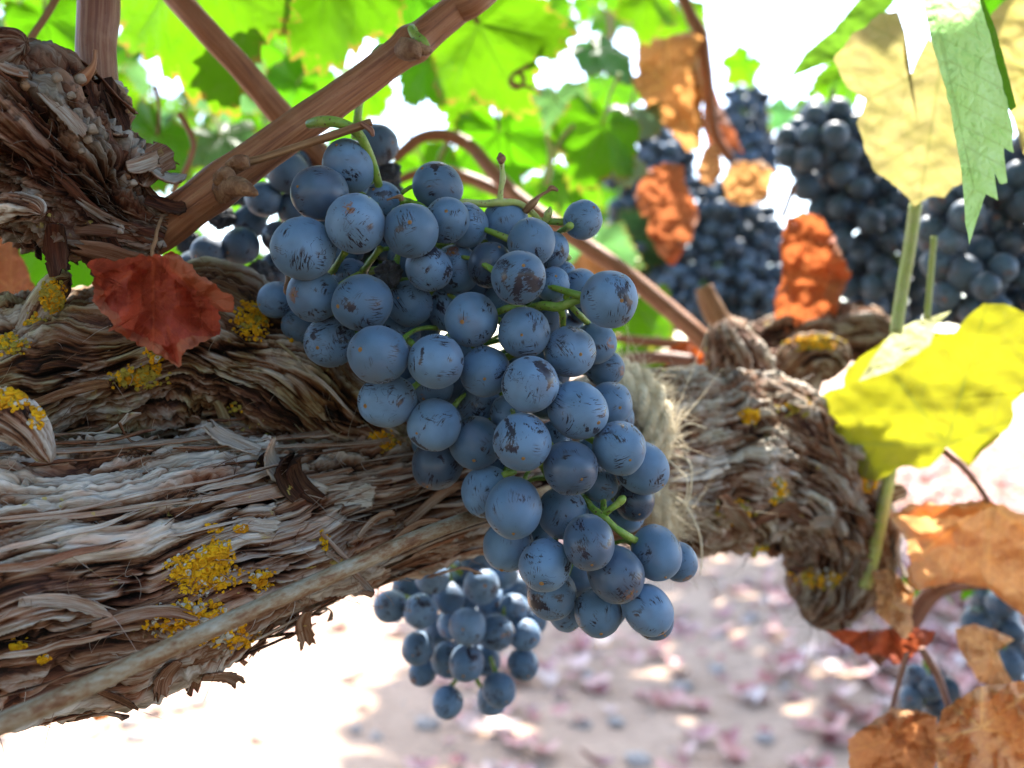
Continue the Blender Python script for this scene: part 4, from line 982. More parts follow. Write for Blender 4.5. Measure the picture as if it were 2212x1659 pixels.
MAIN = [(754, 359, 55, 1.2), (691, 418, 61, .9), (768, 483, 66, .0), (655, 537, 69, .2), (888, 498, 62, .3), (966, 475, 50, .9), (946, 405, 55, 2.0), (1008, 487, 48, 2.0), (830, 432, 40, 2.2), (1092, 484, 53, 2.4),
        (1148, 523, 52, 1.2), (1188, 540, 42, 2.2), (1120, 600, 61, .3), (1058, 572, 48, 2.0), (1194, 615, 38, 1.8), (1212, 592, 30, 2.8), (1258, 475, 42, 2.2), (1316, 647, 63, .5), (1252, 622, 40, 2.2),
        (926, 580, 51, 1.1), (985, 582, 52, 2.0), (783, 654, 61, .6), (678, 638, 58, 1.0), (597, 648, 40, 3.0), (714, 738, 58, 1.6), (817, 766, 65, .0), (942, 781, 61, .1), (837, 866, 60, .9), (1018, 690, 60, .9),
        (1132, 718, 56, .7), (1048, 803, 55, .9), (1231, 760, 57, 1.0), (1284, 742, 47, 2.0), (1306, 795, 41, 2.6), (1145, 830, 61, .1), (1248, 886, 65, .5), (1318, 872, 48, 1.8), (938, 918, 58, 1.0), (1027, 956, 58, 1.5),
        (1128, 955, 63, .0), (1097, 893, 40, 2.2), (1338, 968, 59, .6), (1232, 1010, 60, .2), (1386, 1010, 57, 1.4), (1296, 1046, 38, 1.9), (946, 1000, 56, 2.2), (1052, 1062, 56, 1.6), (1110, 1097, 63, .3), (1215, 1108, 57, 1.4),
        (1370, 1080, 45, 2.5), (1272, 1172, 58, .1), (1098, 1178, 56, 1.6), (1178, 1220, 58, .4), (1330, 1240, 62, .7), (1418, 1194, 57, 1.2), (1466, 1214, 42, 2.0), (1192, 1284, 55, 1.5), (1222, 1325, 38, 2.4), (1292, 1323, 53, 1.2),
        (1400, 1318, 53, 1.0), (1412, 1338, 42, 1.9), (938, 838, 42, 2.4), (1035, 868, 44, 2.6), (757, 592, 36, 2.4), (650, 703, 38, 3.0), (884, 656, 52, 2.0), (972, 668, 50, 2.2), (842, 592, 42, 1.2), (1196, 950, 40, 2.4), (1352, 1112, 38, 3.0),
        # berries deeper inside the bunch
        (860, 720, 48, 3.2), (1000, 760, 46, 3.2), (1090, 650, 46, 3.2), (880, 560, 46, 3.2), (1180, 860, 46, 3.2), (1070, 1010, 46, 3.2), (1280, 1100, 44, 3.0), (1160, 1160, 46, 2.8), (1180, 680, 44, 3.4), (740, 540, 46, 3.4),
        (985, 832, 46, 3.6), (1078, 730, 48, 4.4), (1216, 712, 46, 4.2), (1212, 818, 48, 4.2), (1180, 772, 46, 3.6), (905, 700, 46, 3.6), (1000, 880, 44, 3.8), (1240, 1240, 46, 2.6), (1330, 900, 40, 3.2), (900, 860, 46, 3.2), (1020, 610, 44, 3.2), (830, 520, 44, 3.4), (1290, 980, 44, 2.8)]
def inner(L, r, layer, step, dil, skip=()):
    """berries packed inside a bunch, where the outer ones hide them from the front"""
    A = np.array([g[:3] for g in L]); out = []
    for iy, y in enumerate(np.arange(A[:, 1].min(), A[:, 1].max(), step * .87)):
        for x in np.arange(A[:, 0].min() + (iy % 2) * step / 2, A[:, 0].max(), step):
            a = np.linspace(0, 6.28, 12)
            bx, by = x + r * np.cos(a), y + r * np.sin(a)
            inside = (np.hypot(bx[:, None] - A[:, 0], by[:, None] - A[:, 1]) < A[:, 2] + dil).any(1).all()
            if inside: out.append((x + rnd.uniform(-6, 6), y + rnd.uniform(-6, 6), r, layer))
    return out
MAIN = MAIN + inner(MAIN, 44, 4.0, 84, 4) + [(x + 42, y + 24, r, l + 1.6) for x, y, r, l in inner(MAIN, 44, 4.0, 84, -8)]
MO, MP, MR = cluster('large blue-black grape bunch with scratched bloom in the centre foreground', MAIN, .2405, .0108, .226, GM, True, 5, hub=F(790, 300, .262), raisins=(MAIN.index((842, 592, 42, 1.2)),))
print('grape depths', round(MP[:, 1].min(), 4), round(MP[:, 1].max(), 4))

def stem_px(o, pts, mat=M_STEM, seed=0, nu=26, nv=10, wob=.2, name='stem'):
    pts = [(x, y, d, r * .84) for x, y, d, r in pts]
    V, q, t, g = tube_arrays([F(x, y, d) for x, y, d, r in pts], [r * K * d for x, y, d, r in pts], nu, nv, wob, seed)
    link(name, make_mesh(name, V, q, t, True, None, {'grain': g}), mat, o)
stem_px(MO, [(668, 268, .254, 12), (695, 263, .250, 15), (735, 266, .249, 13.5), (772, 287, .251, 13), (797, 332, .255, 12), (816, 390, .259, 11), (830, 450, .268, 12), (900, 560, .276, 12), (980, 720, .280, 12), (1080, 860, .282, 11), (1180, 1020, .280, 10), (1280, 1180, .276, 8), (1330, 1290, .272, 5)],
        nu=90, nv=14, name='main_stem', wob=.06)
stem_px(MO, [(716, 590, .268, 12), (727, 573, .258, 8), (738, 555, .250, 8), (746, 545, .248, 9)])
stem_px(MO, [(782, 590, .266, 12), (795, 572, .256, 8), (810, 552, .249, 8), (822, 536, .247, 10)], seed=2)
stem_px(MO, [(1140, 668, .262, 10), (1172, 660, .256, 12), (1205, 664, .254, 12), (1236, 652, .253, 11), (1262, 645, .252, 9)], seed=3)
stem_px(MO, [(1208, 662, .254, 10), (1215, 680, .255, 9), (1216, 705, .258, 8), (1220, 730, .262, 7)], seed=4)
stem_px(MO, [(1228, 656, .254, 8), (1246, 675, .255, 8), (1262, 690, .258, 9), (1272, 700, .262, 7)], seed=5)
stem_px(MO, [(1222, 645, .254, 8), (1228, 632, .253, 9), (1234, 628, .252, 4)], seed=6)
stem_px(MO, [(1060, 680, .262, 8), (1080, 672, .258, 9), (1102, 665, .258, 9), (1150, 668, .262, 8)], seed=7)
stem_px(MO, [(1258, 1072, .262, 9), (1280, 1098, .254, 9), (1305, 1118, .251, 11), (1332, 1142, .250, 9), (1358, 1160, .251, 11), (1380, 1170, .256, 8)], seed=8)
stem_px(MO, [(1300, 1115, .252, 10), (1318, 1100, .250, 8), (1334, 1088, .250, 9), (1344, 1078, .250, 10), (1348, 1072, .251, 4)], seed=9)
stem_px(MO, [(1302, 1112, .253, 9), (1304, 1090, .257, 8), (1300, 1065, .262, 7)], seed=10)
stem_px(MO, [(1072, 1032, .262, 9), (1090, 1026, .256, 10), (1112, 1018, .258, 9)], seed=11)
stem_px(MO, [(880, 735, .262, 9), (890, 742, .258, 9), (900, 752, .262, 8)], seed=12)
stem_px(MO, [(960, 440, .262, 8), (1000, 437, .262, 9), (1045, 440, .262, 9), (1080, 438, .262, 10), (1140, 450, .264, 8), (1230, 560, .272, 8)], M_STEMY, 13, nu=40)
stem_px(MO, [(1080, 440, .262, 9), (1082, 410, .262, 7), (1086, 385, .262, 8), (1084, 362, .262, 6), (1083, 350, .262, 8), (1082, 342, .262, 11), (1081, 332, .262, 3)], M_STEMY, 14, wob=.25)
stem_px(MO, [(1081, 352, .2615, 6), (1083, 342, .2605, 12), (1080, 330, .2605, 3)], M_BUD, 15, name='dry_tip', nv=12)
stem_px(MO, [(1135, 455, .264, 10), (1150, 440, .262, 11), (1165, 424, .262, 5), (1182, 414, .262, 4), (1192, 406, .262, 8), (1206, 412, .262, 3)], M_TWIG, 16, wob=.2)
stem_px(MO, [(1178, 478, .262, 8), (1184, 462, .261, 11), (1188, 452, .261, 6), (1188, 446, .261, 2)], M_STEMY, 17, wob=.2)
stem_px(MO, [(1160, 560, .275, 7), (1205, 505, .268, 7), (1222, 494, .262, 9), (1232, 486, .258, 10)], M_STEM, 18)
stem_px(MO, [(620, 592, .262, 5), (622, 610, .258, 8), (618, 630, .258, 7), (626, 640, .26, 3)], M_BUD, 19, name='dry_tip', wob=.3)
stem_px(MO, [(836, 432, .247, 3), (850, 427, .2465, 3), (865, 425, .2465, 7), (868, 432, .247, 8)], M_TWIG, 20, name='dry_tip')
stem_px(MO, [(870, 432, .258, 9), (890, 438, .262, 8), (905, 446, .266, 8)], M_STEM, 21)
# thin pedicels from every berry of the bunch to its core
bag = Bag()
axis_pts = np.array([F(x, y, d) for x, y, d in [(830, 450, .268), (900, 560, .276), (980, 720, .280), (1080, 860, .282), (1180, 1020, .280), (1280, 1180, .276), (1330, 1290, .272)]])
axis_pts = catmull(axis_pts, 60)
for i in range(len(MP)):
    j = int(np.argmin(np.linalg.norm(axis_pts - MP[i], axis=1) + .4 * np.abs(axis_pts[:, 2] - MP[i][2] - .008)))
    e = axis_pts[j]; v = MP[i] - e
    V, q, t, g = tube_arrays([e, e + v * .5 + [0, 0, .003], MP[i] - v / np.linalg.norm(v) * MR[i] * .9], [.0009, .0006, .0011], 10, 7, .12, i)
    bag.add(V, q, t, None, {'grain': g + i * 7})
link('pedicels', bag.mesh('pedicels'), M_STEM, MO, kind='stuff')

LOW = [(934, 1247, 38, 0), (843, 1310, 36, .6), (908, 1320, 38, .2), (1010, 1353, 40, 0), (1072, 1365, 40, .6), (1040, 1265, 40, .5), (903, 1400, 37, .5), (1008, 1432, 39, .2), (968, 1425, 38, 1), (1132, 1370, 35, .8), (1130, 1435, 34, .9), (967, 1517, 34, .6),
       (1078, 1490, 37, .3), (1062, 1512, 33, 1.4), (913, 1452, 30, 1.5), (1110, 1315, 34, 1.2), (970, 1290, 36, 1.4), (1085, 1240, 34, 1.4), (1120, 1270, 34, 1.6), (1030, 1200, 38, 1), (980, 1345, 34, 2), (1050, 1425, 32, 2), (1062, 1300, 34, 2), (1150, 1340, 32, 2), (950, 1360, 32, 2.2), (1000, 1230, 36, 2), (880, 1270, 34, 2.2)]
LOW = LOW + inner(LOW, 28, 3.4, 54, 3)
LO, LP, LR = cluster('smaller blurred grape bunch hanging below the trunk under the main bunch', LOW, .352, .012, .33, GM, True, 6, hub=F(950, 1170, .37))
stem_px(LO, [(950, 1150, .37, 10), (945, 1190, .368, 10), (960, 1230, .366, 9), (990, 1300, .374, 9), (1000, 1400, .376, 8), (1030, 1470, .372, 6), (1060, 1500, .37, 4)], nu=50, name='main_stem')
stem_px(LO, [(945, 1195, .366, 7), (975, 1180, .364, 7), (1010, 1170, .366, 6)], seed=31)
stem_px(LO, [(960, 1210, .362, 7), (980, 1225, .358, 6), (998, 1240, .358, 7)], seed=32)
stem_px(LO, [(1010, 1440, .37, 6), (980, 1475, .366, 5), (968, 1490, .364, 7)], seed=33)
stem_px(LO, [(1060, 1420, .37, 5), (1066, 1440, .364, 6), (1072, 1456, .36, 8)], seed=34)
stem_px(LO, [(900, 1300, .372, 5), (880, 1290, .368, 6), (862, 1296, .364, 7)], seed=35)
stem_px(LO, [(1090, 1350, .372, 5), (1088, 1330, .366, 6), (1092, 1310, .366, 6)], seed=36)

LEFT = [(450, 545, 38, 0), (520, 532, 41, .3), (600, 512, 36, .4), (622, 372, 46, .5), (570, 430, 40, .8), (640, 450, 42, .9), (418, 575, 34, .8), (560, 592, 36, 1), (490, 590, 36, 1.2), (480, 470, 36, 1.6), (540, 480, 36, 1.8), (600, 580, 38, 1.4), (400, 520, 34, 1.6), (650, 340, 36, 1.8), (520, 420, 36, 2), (680, 420, 36, 2),
        (610, 640, 38, 1.6), (440, 600, 34, 1.8), (580, 350, 36, 2.2), (815, 312, 46, 1), (790, 360, 42, 1.8), (842, 372, 32, 1.2), (850, 405, 30, 1.8), (640, 540, 38, 2), (700, 500, 40, 2)]
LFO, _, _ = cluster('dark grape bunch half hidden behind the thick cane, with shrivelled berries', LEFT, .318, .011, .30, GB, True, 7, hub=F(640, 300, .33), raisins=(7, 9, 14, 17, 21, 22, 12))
stem_px(LFO, [(645, 260, .30, 10), (640, 320, .325, 10), (600, 420, .34, 10), (540, 520, .345, 9), (480, 580, .345, 7)], nu=40, name='main_stem')

def throw(ells, r, seed, layers=(0, 1.0, 2.0), sep=(1.56, 1.45, 1.4, 1.4), var=.12):
    rr = random.Random(seed); L = []
    for ly, sp in zip(layers, sep):
        cur = []
        for _ in range(1500):
            cx, cy, rx, ry = rr.choices(ells, [e[2] * e[3] for e in ells])[0]
            a = rr.random() * 6.283; q = math.sqrt(rr.random()); sh = 1 - .07 * ly
            x, y = cx + rx * q * sh * math.cos(a), cy + ry * q * sh * math.sin(a)
            r1 = r * (1 - .03 * ly) * rr.uniform(1 - var, 1 + var)
            if all((x - b[0]) ** 2 + (y - b[1]) ** 2 > (sp * r * (b[2] / r + r1 / r) / 2) ** 2 for b in cur):
                cur.append((x, y, r1, ly + .9 * q * q))
        L += cur
    return L
def far_cluster(label, ells, r, d, seed, hub, layers=(0, 1.0, 2.0, 3.0), dl=None, group=None):
    L = throw(ells, r, seed, layers); L = L + inner(L, r * .9, layers[-1] + 1.2, r * 1.75, r * .25) + [(x + r * .87, y + r * .5, q, l + 1.4) for x, y, q, l in inner(L, r * .9, layers[-1] + 1.2, r * 1.75, 0)]; R = r * K * d
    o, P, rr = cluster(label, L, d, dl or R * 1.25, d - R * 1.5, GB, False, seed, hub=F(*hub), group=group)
    cx, cy, rx, ry = ells[0]; ex = ells[-1]
    stem_px(o, [(*hub, 7), (cx, cy, d + R * 2.2, 7), (ex[0], ex[1] + ex[3] * .6, d + R * 2.2, 4)], name='main_stem', nu=24)
    return o
far_cluster('full grape bunch beside the cream leaf at upper right', [(1790, 325, 98, 100), (1880, 470, 125, 120), (1920, 610, 100, 120), (1990, 560, 70, 120)], 27, .56, 21, (1800, 190, .57))
far_cluster('near grape bunch at the right edge behind the hanging green leaf', [(2110, 470, 120, 100), (2130, 620, 120, 100), (2210, 430, 80, 120)], 34, .45, 22, (2130, 330, .47))
far_cluster('small far grape bunch standing up against the white sky', [(1612, 250, 55, 70), (1625, 340, 52, 90)], 14, 1.02, 23, (1590, 180, 1.02))
far_cluster('blurred far grape bunch behind the red dry leaf', [(1410, 370, 90, 90), (1395, 520, 85, 120), (1450, 620, 70, 80)], 19, .88, 24, (1420, 280, .9))
far_cluster('wide blurred grape bunch in the middle distance', [(1560, 450, 105, 70), (1600, 550, 115, 90)], 18, .86, 25, (1570, 390, .88))
far_cluster('low blurred grape bunch just above the cordon spur', [(1510, 650, 95, 70), (1640, 640, 80, 70)], 18, .84, 26, (1560, 560, .86))
far_cluster('dark grape bunch at the right edge below the orange leaf', [(2150, 1330, 50, 50), (2200, 1440, 60, 80)], 34, .47, 27, (2140, 1250, .48))
far_cluster('few dark grapes behind the dry leaves at the bottom right', [(2000, 1500, 50, 45)], 28, .45, 28, (2000, 1420, .46), layers=(0, 1.0))

# ------------------------------------------------------------------ leaves
LOBES = [(0.0, 1.0, .36), (.92, .86, .36), (-.92, .86, .36), (1.85, .62, .42), (-1.85, .62, .42)]
def vine_leaf(seed, nr=34, na=150, cup=.12, wave=.06, drop=.18):
    """lobed, toothed vine leaf; stalk joins at the origin, tip points along +Y, upper side +Z, about 1.5 long"""
    r_ = np.random.default_rng(seed)
    ph = np.linspace(-math.pi, math.pi, na)
    rad = np.zeros(na)
    for a, L, w in LOBES:
        L = L * r_.uniform(.92, 1.08)
        rad = np.maximum(rad, L * (.70 + .30 * np.exp(-((ph - a) / w) ** 2)) * (np.abs(ph - a) < 1.3))
    rad *= 1 - .72 * sstep(2.55, 3.12, np.abs(ph))
    k = 17.0 / math.pi
    tooth = np.abs(((ph * k / 1.0 + .15 * np.sin(ph * 7)) % 1.0) - .5) * 2
    rad = rad * (1 - .11 * tooth * sstep(3.0, 2.4, np.abs(ph)) + .02 * r_.normal(size=na))
    rad[-1] = rad[0]
    t = np.linspace(0, 1, nr)[:, None]
    x, y = t * rad * np.sin(ph), t * rad * np.cos(ph)
    vein = np.zeros_like(x); best = np.full_like(x, 9.0); sec = np.zeros_like(x)
    for a, L, w in LOBES:
        al = x * math.sin(a) + y * math.cos(a); pe = np.abs(x * math.cos(a) - y * math.sin(a))
        on = (al > 0)
        wd_ = .020 * np.clip(1.1 - al / L, .25, 1)
        vein = np.maximum(vein, np.where(on, sstep(wd_ * 1.6, wd_ * .4, pe), 0))
        sc = np.where(on, pe + .0 * al, 9)
        q = (al - .85 * pe) / .15; dq = np.abs(q - np.round(q)) * .15
        better = sc < best
        sec = np.where(better, np.where(on & (al - .85 * pe > .05), sstep(.013, .004, dq) * .65, 0), sec)
        best = np.where(better, sc, best)
    vein = np.maximum(vein, sec)
    rr = np.hypot(x, y)
    z = -drop * y * np.abs(y) * .6 - cup * rr ** 2 * np.sign(cup) + wave * t * np.sin(ph * 5 + r_.random() * 6) + .05 * pn(x * 2.2, y * 2.2, 0 * x, seed) + .02 * pn(x * 6, y * 6, 0 * x, seed + 1) * t - .012 * vein
    z = z - .10 * np.abs(x) * (1 - t * .3)
    V = np.stack([x, y, z], -1).reshape(-1, 3)
    edge = np.broadcast_to(t, x.shape)
    return make_mesh('leaf', V, grid_quads(nr, na, False), None, True, {'vein': vein, 'edge': edge}, {'leafpos': np.stack([x, y, 0 * x + seed], -1)})

LEAVES = [vine_leaf(i, cup=c, wave=w, drop=dr) for i, (c, w, dr) in enumerate([(.10, .05, .15), (.16, .07, .25), (-.10, .06, .2), (.05, .09, .35), (.2, .05, .1), (-.06, .08, .3)])]
for m in LEAVES: m.materials.append(M_LEAF)
SMALL = [vine_leaf(20 + i, 4, 25, c, .07, .25) for i, c in enumerate([.1, .2, -.1, .15])]

GREEN, LIME, TEAL, DEEP = (.095, .285, .004), (.11, .295, .004), (.10, .25, .075), (.06, .215, .004)
LITPTS = []
def leaf_at(x, y, d, size, roll, tx=0.0, ty=0.0, col=GREEN, mesh=None, lit=True, label=None, parent=VINE, stalk=None, flip=False):
    """blade centre (x, y, d); size = survey steps from stalk to tip; roll: direction of the tip, 0 up, 180 down; tx, ty tilts"""
    s = size * K * d
    rot = Matrix.Rotation(math.radians(ty), 4, 'Z') @ Matrix.Rotation(math.radians(90 + tx), 4, 'X') @ Matrix.Rotation(math.radians(roll), 4, 'Z')
    if flip: rot = rot @ Matrix.Rotation(math.pi, 4, 'Y')
    c = Vector(F(x, y, d)); M = Matrix.Translation(c) @ rot @ Matrix.Diagonal((s, s, s, 1)) @ Matrix.Translation((0, -.28, 0))
    o = link('leaf', mesh or LEAVES[int(x + y) % len(LEAVES)], None, parent, M, label=label, color=tuple(v * rnd.uniform(.88, 1.12) for v in col))
    if lit: LITPTS.append(np.array(c)); LITPTS.append(np.array(M @ Vector((.35, .5, 0)))); LITPTS.append(np.array(M @ Vector((-.35, .4, 0))))
    st = np.array(M @ Vector((0, 0, 0))); up = np.array(M @ Vector((.05, -.7, .25)))
    V, q, t, g = tube_arrays([st, (st + up) / 2 + [0, .003, .004], up], [s * .028, s * .024, s * .03], 12, 7)
    link('leaf_stalk', make_mesh('leaf_stalk', V, q, t, True, None, {'grain': g}), M_STEMY if rnd.random() < .6 else M_CANE_RED, o)
    return o

leaf_at(425, 15, .40, 330, 184, 12, -8, LIME, LEAVES[0], label='large bright green leaf between the two left canes')
leaf_at(705, -30, .44, 270, 172, -10, 12, GREEN, LEAVES[1], label='backlit green leaf at the top between canes')
leaf_at(1062, 110, .50, 235, 205, 8, -12, GREEN, LEAVES[2], label='big green leaf carrying the curled tendril')
leaf_at(1290, 305, .56, 150, 160, -6, 15, GREEN, LEAVES[4])
leaf_at(1085, 330, .58, 165, 190, 10, 8, GREEN, LEAVES[3])
leaf_at(330, 330, .46, 150, 150, 15, -20, DEEP, LEAVES[1])
leaf_at(490, 320, .55, 140, 200, -35, 18, TEAL, LEAVES[2])
leaf_at(105, 560, .42, 190, 170, 8, 20, LIME, LEAVES[5], label='bright green leaf glowing behind the trunk at the left')
leaf_at(1310, 120, .60, 120, 215, -40, 15, TEAL, LEAVES[0])
leaf_at(1350, 270, .62, 120, 170, -35, -30, (.17, .27, .16), LEAVES[3])
leaf_at(1345, 350, .58, 95, 175, -40, 20, (.17, .27, .16), LEAVES[1], lit=False)
leaf_at(1400, 20, .58, 110, 185, 0, 20, LIME, LEAVES[2])
leaf_at(905, 160, .56, 110, 140, 10, -20, GREEN, LEAVES[4])
leaf_at(620, 200, .52, 110, 120, 15, -15, GREEN, LEAVES[3])
leaf_at(110, 80, .46, 140, 195, 5, 30, GREEN, LEAVES[4])
leaf_at(60, -20, .5, 120, 150, 5, -20, LIME, LEAVES[1])
leaf_at(930, 400, .60, 130, 200, 20, 5, GREEN, LEAVES[0])
leaf_at(1010, 240, .62, 100, 160, 15, 30, GREEN, LEAVES[5])
leaf_at(1290, 570, .70, 130, 190, 10, -10, TEAL, LEAVES[2])
leaf_at(1370, 700, .62, 140, 180, 5, 10, GREEN, LEAVES[4])
leaf_at(1380, 790, .60, 90, 140, 15, -20, LIME, LEAVES[0])
leaf_at(890, 20, .52, 110, 160, 20, 20, DEEP, LEAVES[5])
leaf_at(1230, 420, .66, 110, 170, 25, -25, GREEN, LEAVES[1])
leaf_at(1600, 150, .9, 70, 150, 20, 10, LIME, LEAVES[3])
leaf_at(1750, 250, .7, 80, 215, 10, 40, GREEN, LEAVES[0])
leaf_at(1820, 200, .66, 110, 160, 5, 35, LIME, LEAVES[4])
leaf_at(1690, 250, .95, 60, 150, 5, 25, TEAL, LEAVES[2])
leaf_at(2140, 10, .42, 90, 150, 20, -20, DEEP, LEAVES[5])
leaf_at(2110, 1255, .5, 90, 100, 30, 10, LIME, LEAVES[3])
leaf_at(1990, 1275, .5, 70, 70, 30, -10, LIME, LEAVES[2])
leaf_at(300, 1690, .34, 60, 20, 50, 20, (.4, .2, .1), LEAVES[0], lit=False) if False else None

for a in [(560, 330, .60, 130, 170, 10, 20, GREEN), (960, 60, .62, 120, 190, 15, -15, LIME), (1190, 60, .66, 110, 200, 5, 25, GREEN), (780, 210, .66, 100, 150, 20, 10, LIME), (1200, 250, .70, 120, 180, 0, -20, TEAL), (40, 620, .5, 130, 190, 5, 10, LIME),
          (230, 240, .5, 120, 200, 10, 15, GREEN), (1460, 60, .75, 100, 170, 10, -15, LIME), (1130, 480, .7, 130, 190, 10, 15, GREEN), (1030, 450, .72, 120, 170, 0, -10, LIME), (500, 200, .62, 130, 185, 5, 10, TEAL)]:
    leaf_at(*a)

# background vine beyond: leaves against the sky
BACKV = empty('grape_vine', F(1300, 780, 1.6) * [1, 1, 0], 'far blurred vine behind the grapes, seen only as bright leaves', 'vine', 'grapevines')
rb = random.Random(5)
for i in range(175):
    x = rb.uniform(-60, 1480); y = rb.uniform(-40, 760); d = rb.uniform(.85, 1.6)
    if pn(np.array(x / 170.), np.array(y / 150.), np.array(3.3), 77) < -.16 and y < 420 and x > 560: continue
    if 800 < x < 1000 and 170 < y < 330: continue
    if x > 1430 and y < 250: continue
    leaf_at(x, y, d, rb.uniform(60, 110) * (1.1 / d) ** .5, rb.uniform(110, 250), rb.uniform(-35, 35), rb.uniform(-40, 40), rb.choice([GREEN, LIME, TEAL, DEEP, GREEN]), SMALL[i % 4] if False else LEAVES[i % 6], parent=BACKV, lit=rb.random() < .6)
for i in range(5):
    x0 = 100 + i * 290
    px_tube('cane', [(x0, 1000, 1.5, 9), (x0 + 20, 600, 1.45, 8), (x0 + 60, 250, 1.4, 7), (x0 + 50, -150, 1.4, 6)], M_CANE, BACKV, nu=30, nv=8, wob=.05, seed=i)

def polar_leaf(name, out, d, cen=None, nr=32, na=170, bow=0.0, crumple=0.0, fold=None, tilt=(0, 0), seed=0, mat=M_DRY, color=(.4, .15, .05), veinrot=0.0, origin=None, pucker=0.0, cup=0.0, holes=None):
    """leaf blade from its outline (survey points); folds return inwards over the front as a rolled rim"""
    P = np.array(out, float)
    c = P.mean(0) if cen is None else np.array(cen, float)
    # dense outline by arc length
    Q = np.vstack([P, P[:1]]); L = np.concatenate([[0], np.cumsum(np.linalg.norm(np.diff(Q, axis=0), axis=1))])
    ss = np.linspace(0, L[-1], na); O = np.stack([np.interp(ss, L, Q[:, 0]), np.interp(ss, L, Q[:, 1])], -1)
    rj = np.random.default_rng(seed)
    size = np.sqrt(np.mean(np.sum((P - c) ** 2, 1)))
    jit = (.045 if mat is M_DRY else .020) * size * pn(ss / size * 6, 0 * ss, 0 * ss + seed, seed) + (.03 if mat is M_DRY else .012) * size * pn(ss / size * 16, 0 * ss, 0 * ss + seed, seed + 1)
    jit = jit + (.05 if mat is M_DRY else .03) * size * (np.abs((ss / size * 2.6 + .3 * np.sin(ss / size * 3)) % 1 - .5) - .25)
    dv = O - c; ln = np.linalg.norm(dv, axis=1)[:, None]; O = c + dv * (1 + jit[:, None] / np.maximum(ln, 1)); O[-1] = O[0]
    t = np.linspace(0, 1, nr)[:, None]
    f = np.zeros(na)
    if fold:
        for a, b, amt in fold:      # fractions of the outline length, depth of the rolled rim
            u = ss / L[-1]
            f = np.maximum(f, amt * sstep(a - .02, a + .03, u) * sstep(b + .02, b - .03, u))
    f = f * (1 + .35 * pn(ss / size * 4, 0 * ss, 0 * ss + 9, seed + 5))
    t0 = .86
    rho = np.where(t < t0, t / t0, 1 - f[None] * ((t - t0) / (1 - t0)))
    rho = np.where((f[None] < .01) & (t >= t0), t, np.where(f[None] < .01, t, rho))
    X = c[0] + (O[None, :, 0] - c[0]) * rho; Yp = c[1] + (O[None, :, 1] - c[1]) * rho
    nx, ny = (X - c[0]) / size, (Yp - c[1]) / size
    z = bow * nx * nx + cup * (rho ** 2) * 1.0 + tilt[0] * nx + tilt[1] * ny
    z = z + crumple * ((.8 if mat is M_DRY else .55) * fbm(nx * 1.6, ny * 1.6, 0 * nx + seed, seed, 3) + (.3 if mat is M_DRY else .25) * np.abs(pn(nx * 3.3, ny * 3.3, 0 * nx, seed + 2)) * t + .25 * t * t * pn(nx * 2.2, ny * 2.2, 0 * nx + 7, seed + 3))
    if mat is M_DRY:
        oo = np.array(origin if origin is not None else c + [0, -.9 * size], float)
        an = np.arctan2(X - oo[0], Yp - oo[1] + 1e-6)
        z = z + crumple * .8 * (np.abs(np.sin(an * 3.2 + seed + .5 * pn(nx * 2, ny * 2, 0 * nx, seed))) - .5) * np.minimum(1, np.hypot(X - oo[0], Yp - oo[1]) / size)
    z = z + pucker * np.abs(pn(nx * 9, ny * 9, 0 * nx, seed + 21)) - pucker * .5 * np.abs(pn(nx * 17, ny * 17, 0 * nx, seed + 22))
    roll = np.where(t > t0, np.sin((t - t0) / (1 - t0) * math.pi * .8), 0) * np.minimum(f[None], .5) * .45 + np.where(t > t0, f[None] * .12 * (t - t0) / (1 - t0), 0)
    z = z + roll
    s = size * K * d                       # z is toward the camera in units of the blade size
    DD = d - z * s
    V = np.stack([K * DD * (X - CX), DD, CAM_H - K * DD * (Yp - HY)], -1)
    # vein network from the stalk point
    og = np.array(origin if origin is not None else c, float)
    ax, ay = (X - og[0]) / size, -(Yp - og[1]) / size
    cr, sr = math.cos(veinrot), math.sin(veinrot); vx, vy = ax * cr - ay * sr, ax * sr + ay * cr
    vein = np.zeros_like(vx); best = np.full_like(vx, 9.); sec = np.zeros_like(vx)
    for a, Ln, w in LOBES:
        al = vx * math.sin(a) + vy * math.cos(a); pe = np.abs(vx * math.cos(a) - vy * math.sin(a)) + .02 * pn(vx * 3, vy * 3, 0 * vx, seed + 11)
        on = al > 0; wd_ = .026 * np.clip(1.2 - al / 2.2, .3, 1)
        vein = np.maximum(vein, np.where(on, sstep(wd_ * 1.6, wd_ * .4, np.abs(pe)), 0))
        q = (al - .85 * pe) / .24; dq = np.abs(q - np.round(q)) * .24; b = np.where(on, pe, 9) < best
        sec = np.where(b, np.where(on & (al - .85 * pe > .06), sstep(.02, .006, dq) * .6, 0), sec); best = np.where(b, np.where(on, pe, 9), best)
    vein = np.maximum(vein, sec)
    V = V.reshape(-1, 3)
    base = F(c[0], c[1], d)
    me = make_mesh(name, V - base, grid_quads(nr, na, False), None, True, {'vein': vein, 'edge': np.broadcast_to(t * (1 if mat is M_DRY else .86), X.shape)}, {'leafpos': np.stack([nx, ny, 0 * nx + seed], -1)})
    me.materials.append(mat)
    return me, Matrix.Translation(Vector(base)), color

